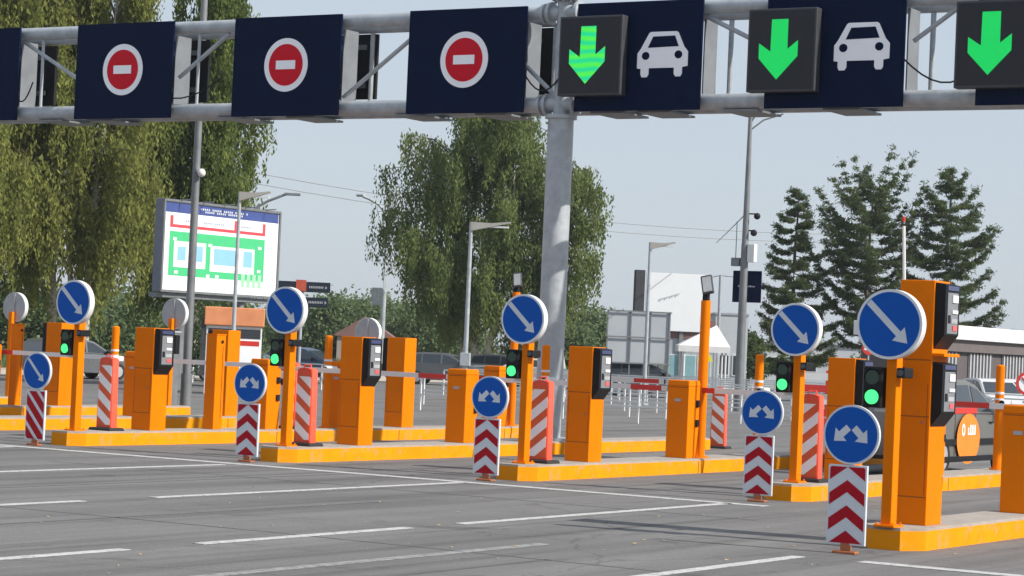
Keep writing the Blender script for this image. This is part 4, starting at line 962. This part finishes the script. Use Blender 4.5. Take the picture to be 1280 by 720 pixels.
# ============================================================ CARS
def car(loc, rz, label, bodym, detail=False, wagon=True, group='parked cars'):
    rw = -1.35 if not detail else -1.62
    t = thing('parked_car' if not detail else 'taxi_car', label, 'car', loc, rz, None if detail else group)
    # local +X = forward, centre at origin, width along Y
    W = .86
    prof = [(-2.2, .35), (-2.25, .62), (-2.2, .95), (-2.05, 1.12)]
    low = [(-2.2, .32), (-2.27, .6), (-2.2, .98), (-1.0, 1.0), (.75, .98), (1.15, .94), (1.9, .80), (2.15, .62), (2.2, .40), (2.1, .26), (1.75, .24), (-1.8, .24)]
    top = ([(-2.2, .98), (-2.02, 1.32), (-1.85, 1.46), (-1.2, 1.53), (-.2, 1.53), (.25, 1.45), (1.12, .96)] if wagon else [(-1.9, .98), (-1.35, 1.32), (-.9, 1.43), (-.1, 1.44), (.3, 1.38), (1.1, .96)])
    b = MB(); b.prism(low, -W, W)
    # wheel arches: dark discs proud of the side
    es = [e for e in b.bm.edges if abs(abs(e.verts[0].co.y)-W) < 1e-4 and abs(e.verts[0].co.y-e.verts[1].co.y) < 1e-4]
    bmesh.ops.bevel(b.bm, geom=es, offset=.06, segments=3, affect='EDGES')
    body = b.build('body', bodym, t, smooth=True)
    b = MB(); b.prism(top, -W+.02, W-.02)
    for v in b.bm.verts:
        k = max(0, (v.co.z-.98)/.55); v.co.y *= 1-.17*k
    es = [e for e in b.bm.edges if abs(e.verts[0].co.y) > .5 and e.verts[0].co.y*e.verts[1].co.y > 0]
    bmesh.ops.bevel(b.bm, geom=es, offset=.035, segments=2, affect='EDGES')
    cab = b.build('roof', bodym, t, smooth=True)
    def sideglass(pts):
        for s in (-1, 1):
            b = MB()
            vs = [[b.bm.verts.new((x, s*((W-.02)*(1-.17*max(0, (z-.98)/.55))+o), z)) for x, z in pts] for o in (.002, .010)]
            b.bm.faces.new(vs[0]); b.bm.faces.new(vs[1][::-1]); n = len(pts)
            for i in range(n): b.bm.faces.new((vs[0][i], vs[0][(i+1) % n], vs[1][(i+1) % n], vs[1][i]))
            b.build('side_window', GLASS, t)
    if wagon: G = [[(-1.95, 1.06), (-1.8, 1.38), (-1.15, 1.44), (-1.15, 1.05)], [(-1.08, 1.05), (-1.08, 1.44), (-.22, 1.45), (-.22, 1.04)], [(-.12, 1.04), (-.12, 1.44), (.2, 1.38), (.86, 1.03)]]
    else: G = [[(-1.5, 1.05), (-1.2, 1.28), (-.62, 1.37), (-.62, 1.05)], [(-.54, 1.05), (-.54, 1.37), (.1, 1.36), (.25, 1.32), (.82, 1.04)]]
    for g_ in G: sideglass(g_)
    # windscreen and rear window
    xs = [(.34, 1.40), (1.06, 1.0)] if wagon else [(.36, 1.34), (1.04, 1.0)]
    b = MB(); (xa, za), (xb, zb) = xs
    va = [b.bm.verts.new(p) for p in ((xa+.02, -.62, za), (xa+.02, .62, za), (xb+.02, .74, zb), (xb+.02, -.74, zb))]
    vb = [b.bm.verts.new(v.co+Vector((.012, 0, .012))) for v in va]; b.bm.faces.new(va); b.bm.faces.new(vb[::-1])
    for i in range(4): b.bm.faces.new((va[i], va[(i+1) % 4], vb[(i+1) % 4], vb[i]))
    b.build('windscreen', GLASS, t)
    for x in (rw, 1.38):
        for s in (-1, 1):
            wh = MB().cyl((x, s*.70, .32), (x, s*(W+.012), .32), .32, n=28).build('wheel', RUB, t)
            MB().cyl((x, s*(W+.0125), .32), (x, s*(W+.022), .32), .20, n=20).build('rim', STEEL, wh)
    for s in (-1, 1):
        MB().box(2.02, 2.17, s*.62-.15, s*.62+.15, .60, .76, .03).build('headlight', REFL, t)
        MB().box(-2.27, -2.17, s*.70-.10, s*.70+.10, .72, .98, .02).build('tail_light', REDP, t)
        MB().box(.68, .84, s*(W+.10)-.08, s*(W+.10)+.08, .98, 1.12, .03).build('mirror', BLACK, t)
    if detail:
        for s in (-1,):
            MB().box(-1.75, 1.85, s*(W+.018)-.014, s*(W+.018)+.0, .50, .60, .004).build('side_moulding', BLACK, t)
            MB().box(-1.9, 1.75, s*(W+.02)-.02, s*(W+.02)+.0, .24, .33, .005).build('sill', BLACK, t)
            MB().box(-1.2, -.13, s*(W-.01)-.025, s*(W-.01)+.0, 1.0, 1.09).build('red_stripe', REDP, t)
            b = MB(); n = 40; b.prism([(.53*math.cos(2*math.pi*i/n)-.55, .60+.40*math.sin(2*math.pi*i/n)) for i in range(n)], s*(W+.0375)-.001, s*(W+.0335)-.001)
            dd = b.build('door_sticker', mat('sticker_orange', (.85, .24, .02), .5), t)
            b = MB(); y0, y1 = s*(W+.044), s*(W+.040)
            ring = lambda r: [(-.80+.6*r*math.cos(2*math.pi*i/16), .72+r*math.sin(2*math.pi*i/16)) for i in range(16)]
            for i in range(16):
                a0, a1 = 2*math.pi*i/16, 2*math.pi*(i+1)/16
                b.prism([(-.80+.07*math.cos(a0), .74+.10*math.sin(a0)), (-.80+.07*math.cos(a1), .74+.10*math.sin(a1)), (-.80+.04*math.cos(a1), .74+.06*math.sin(a1)), (-.80+.04*math.cos(a0), .74+.06*math.sin(a0))], y0, y1)
            for k, x in enumerate((-.60, -.50, -.40, -.30)): b.box(x, x+.05, min(y0, y1), max(y0, y1), .67, .82 if k else .78)
            b.box(-.60, -.25, min(y0, y1)-.001, max(y0, y1)-.001, .665, .69)
            b.build('lettering', NWHITE, dd)
            for x in (-1.1, -.17, .85): MB().box(x, x+.012, s*(W+.002)-.002, s*(W+.002)+.002, .34, 1.0).build('door_gap', BLACK, t)
            for x in (-.42, .5): MB().box(x, x+.16, s*(W+.02)-.01, s*(W+.02)+.01, .84, .87, .004).build('door_handle', BLACK, t)
    return t
cc = car((-16.25, 41.9, 0), R(90), 'silver estate car with an orange door sticker passing through the gate', SILVER, True); cc.scale = (1.1, 1.1, 1.14)
CW = mat('car_white', (.62, .63, .64), .3, var=.03); CG = mat('car_grey', (.16, .17, .18), .3, metal=.4, var=.03); CB = mat('car_blue', (.05, .08, .13), .3, metal=.3, var=.03)
for (x, y, rz, m, lab) in ((-61, 95, 20, CG, 'dark grey car parked left of the weeping birch trunk'), (-58.5, 99.5, 25, CW, 'pale car below the weeping birch'),
                           (-60, 78, 15, CW, 'white car behind the second green light'), (-62, 70, 80, CG, 'grey car below the left birches'),
                           (-63.5, 63, 80, CB, 'dark blue car at the far left edge behind the barrier arm'), (-62, 85, 10, CB, 'dark car between the round sign back and the middle left terminal'),
                           (*at(775, 112), 30, CB, 'dark car under the grey hoarding'), (*at(812, 106), 30, CG, 'grey car right of the grey hoarding foot'),
                           (-33.0, 92, -50, CW, 'white car at the right edge behind the silver car'), (-34, 97, -40, CW, 'white car in front of the long brown building'),
                           (-63, 104, 0, CG, 'grey car seen above the barrier in the picture middle')):
    car((x, y, 0), R(rz), lab, m, False, rz % 2 == 0)

# ============================================================ HAZE
hm = bpy.data.materials.new('haze_air'); hm.use_nodes = True; hn = hm.node_tree.nodes; hl = hm.node_tree.links
for x in list(hn):
    if x.type != 'OUTPUT_MATERIAL': hn.remove(x)
pv = hn.new('ShaderNodeVolumePrincipled'); pv.inputs['Density'].default_value = .00022; pv.inputs['Color'].default_value = (.86, .91, 1, 1); pv.inputs['Anisotropy'].default_value = .2
hl.new(pv.outputs[0], [x for x in hn if x.type == 'OUTPUT_MATERIAL'][0].inputs['Volume'])
hb = MB(); hb.box(-905, 505, -65, 1405, -2.6, 26); ho = hb.build('haze', hm); ho['kind'] = 'stuff'; ho['label'] = 'thin pale summer haze'; ho['category'] = 'haze'
hm.cycles.homogeneous_volume = True
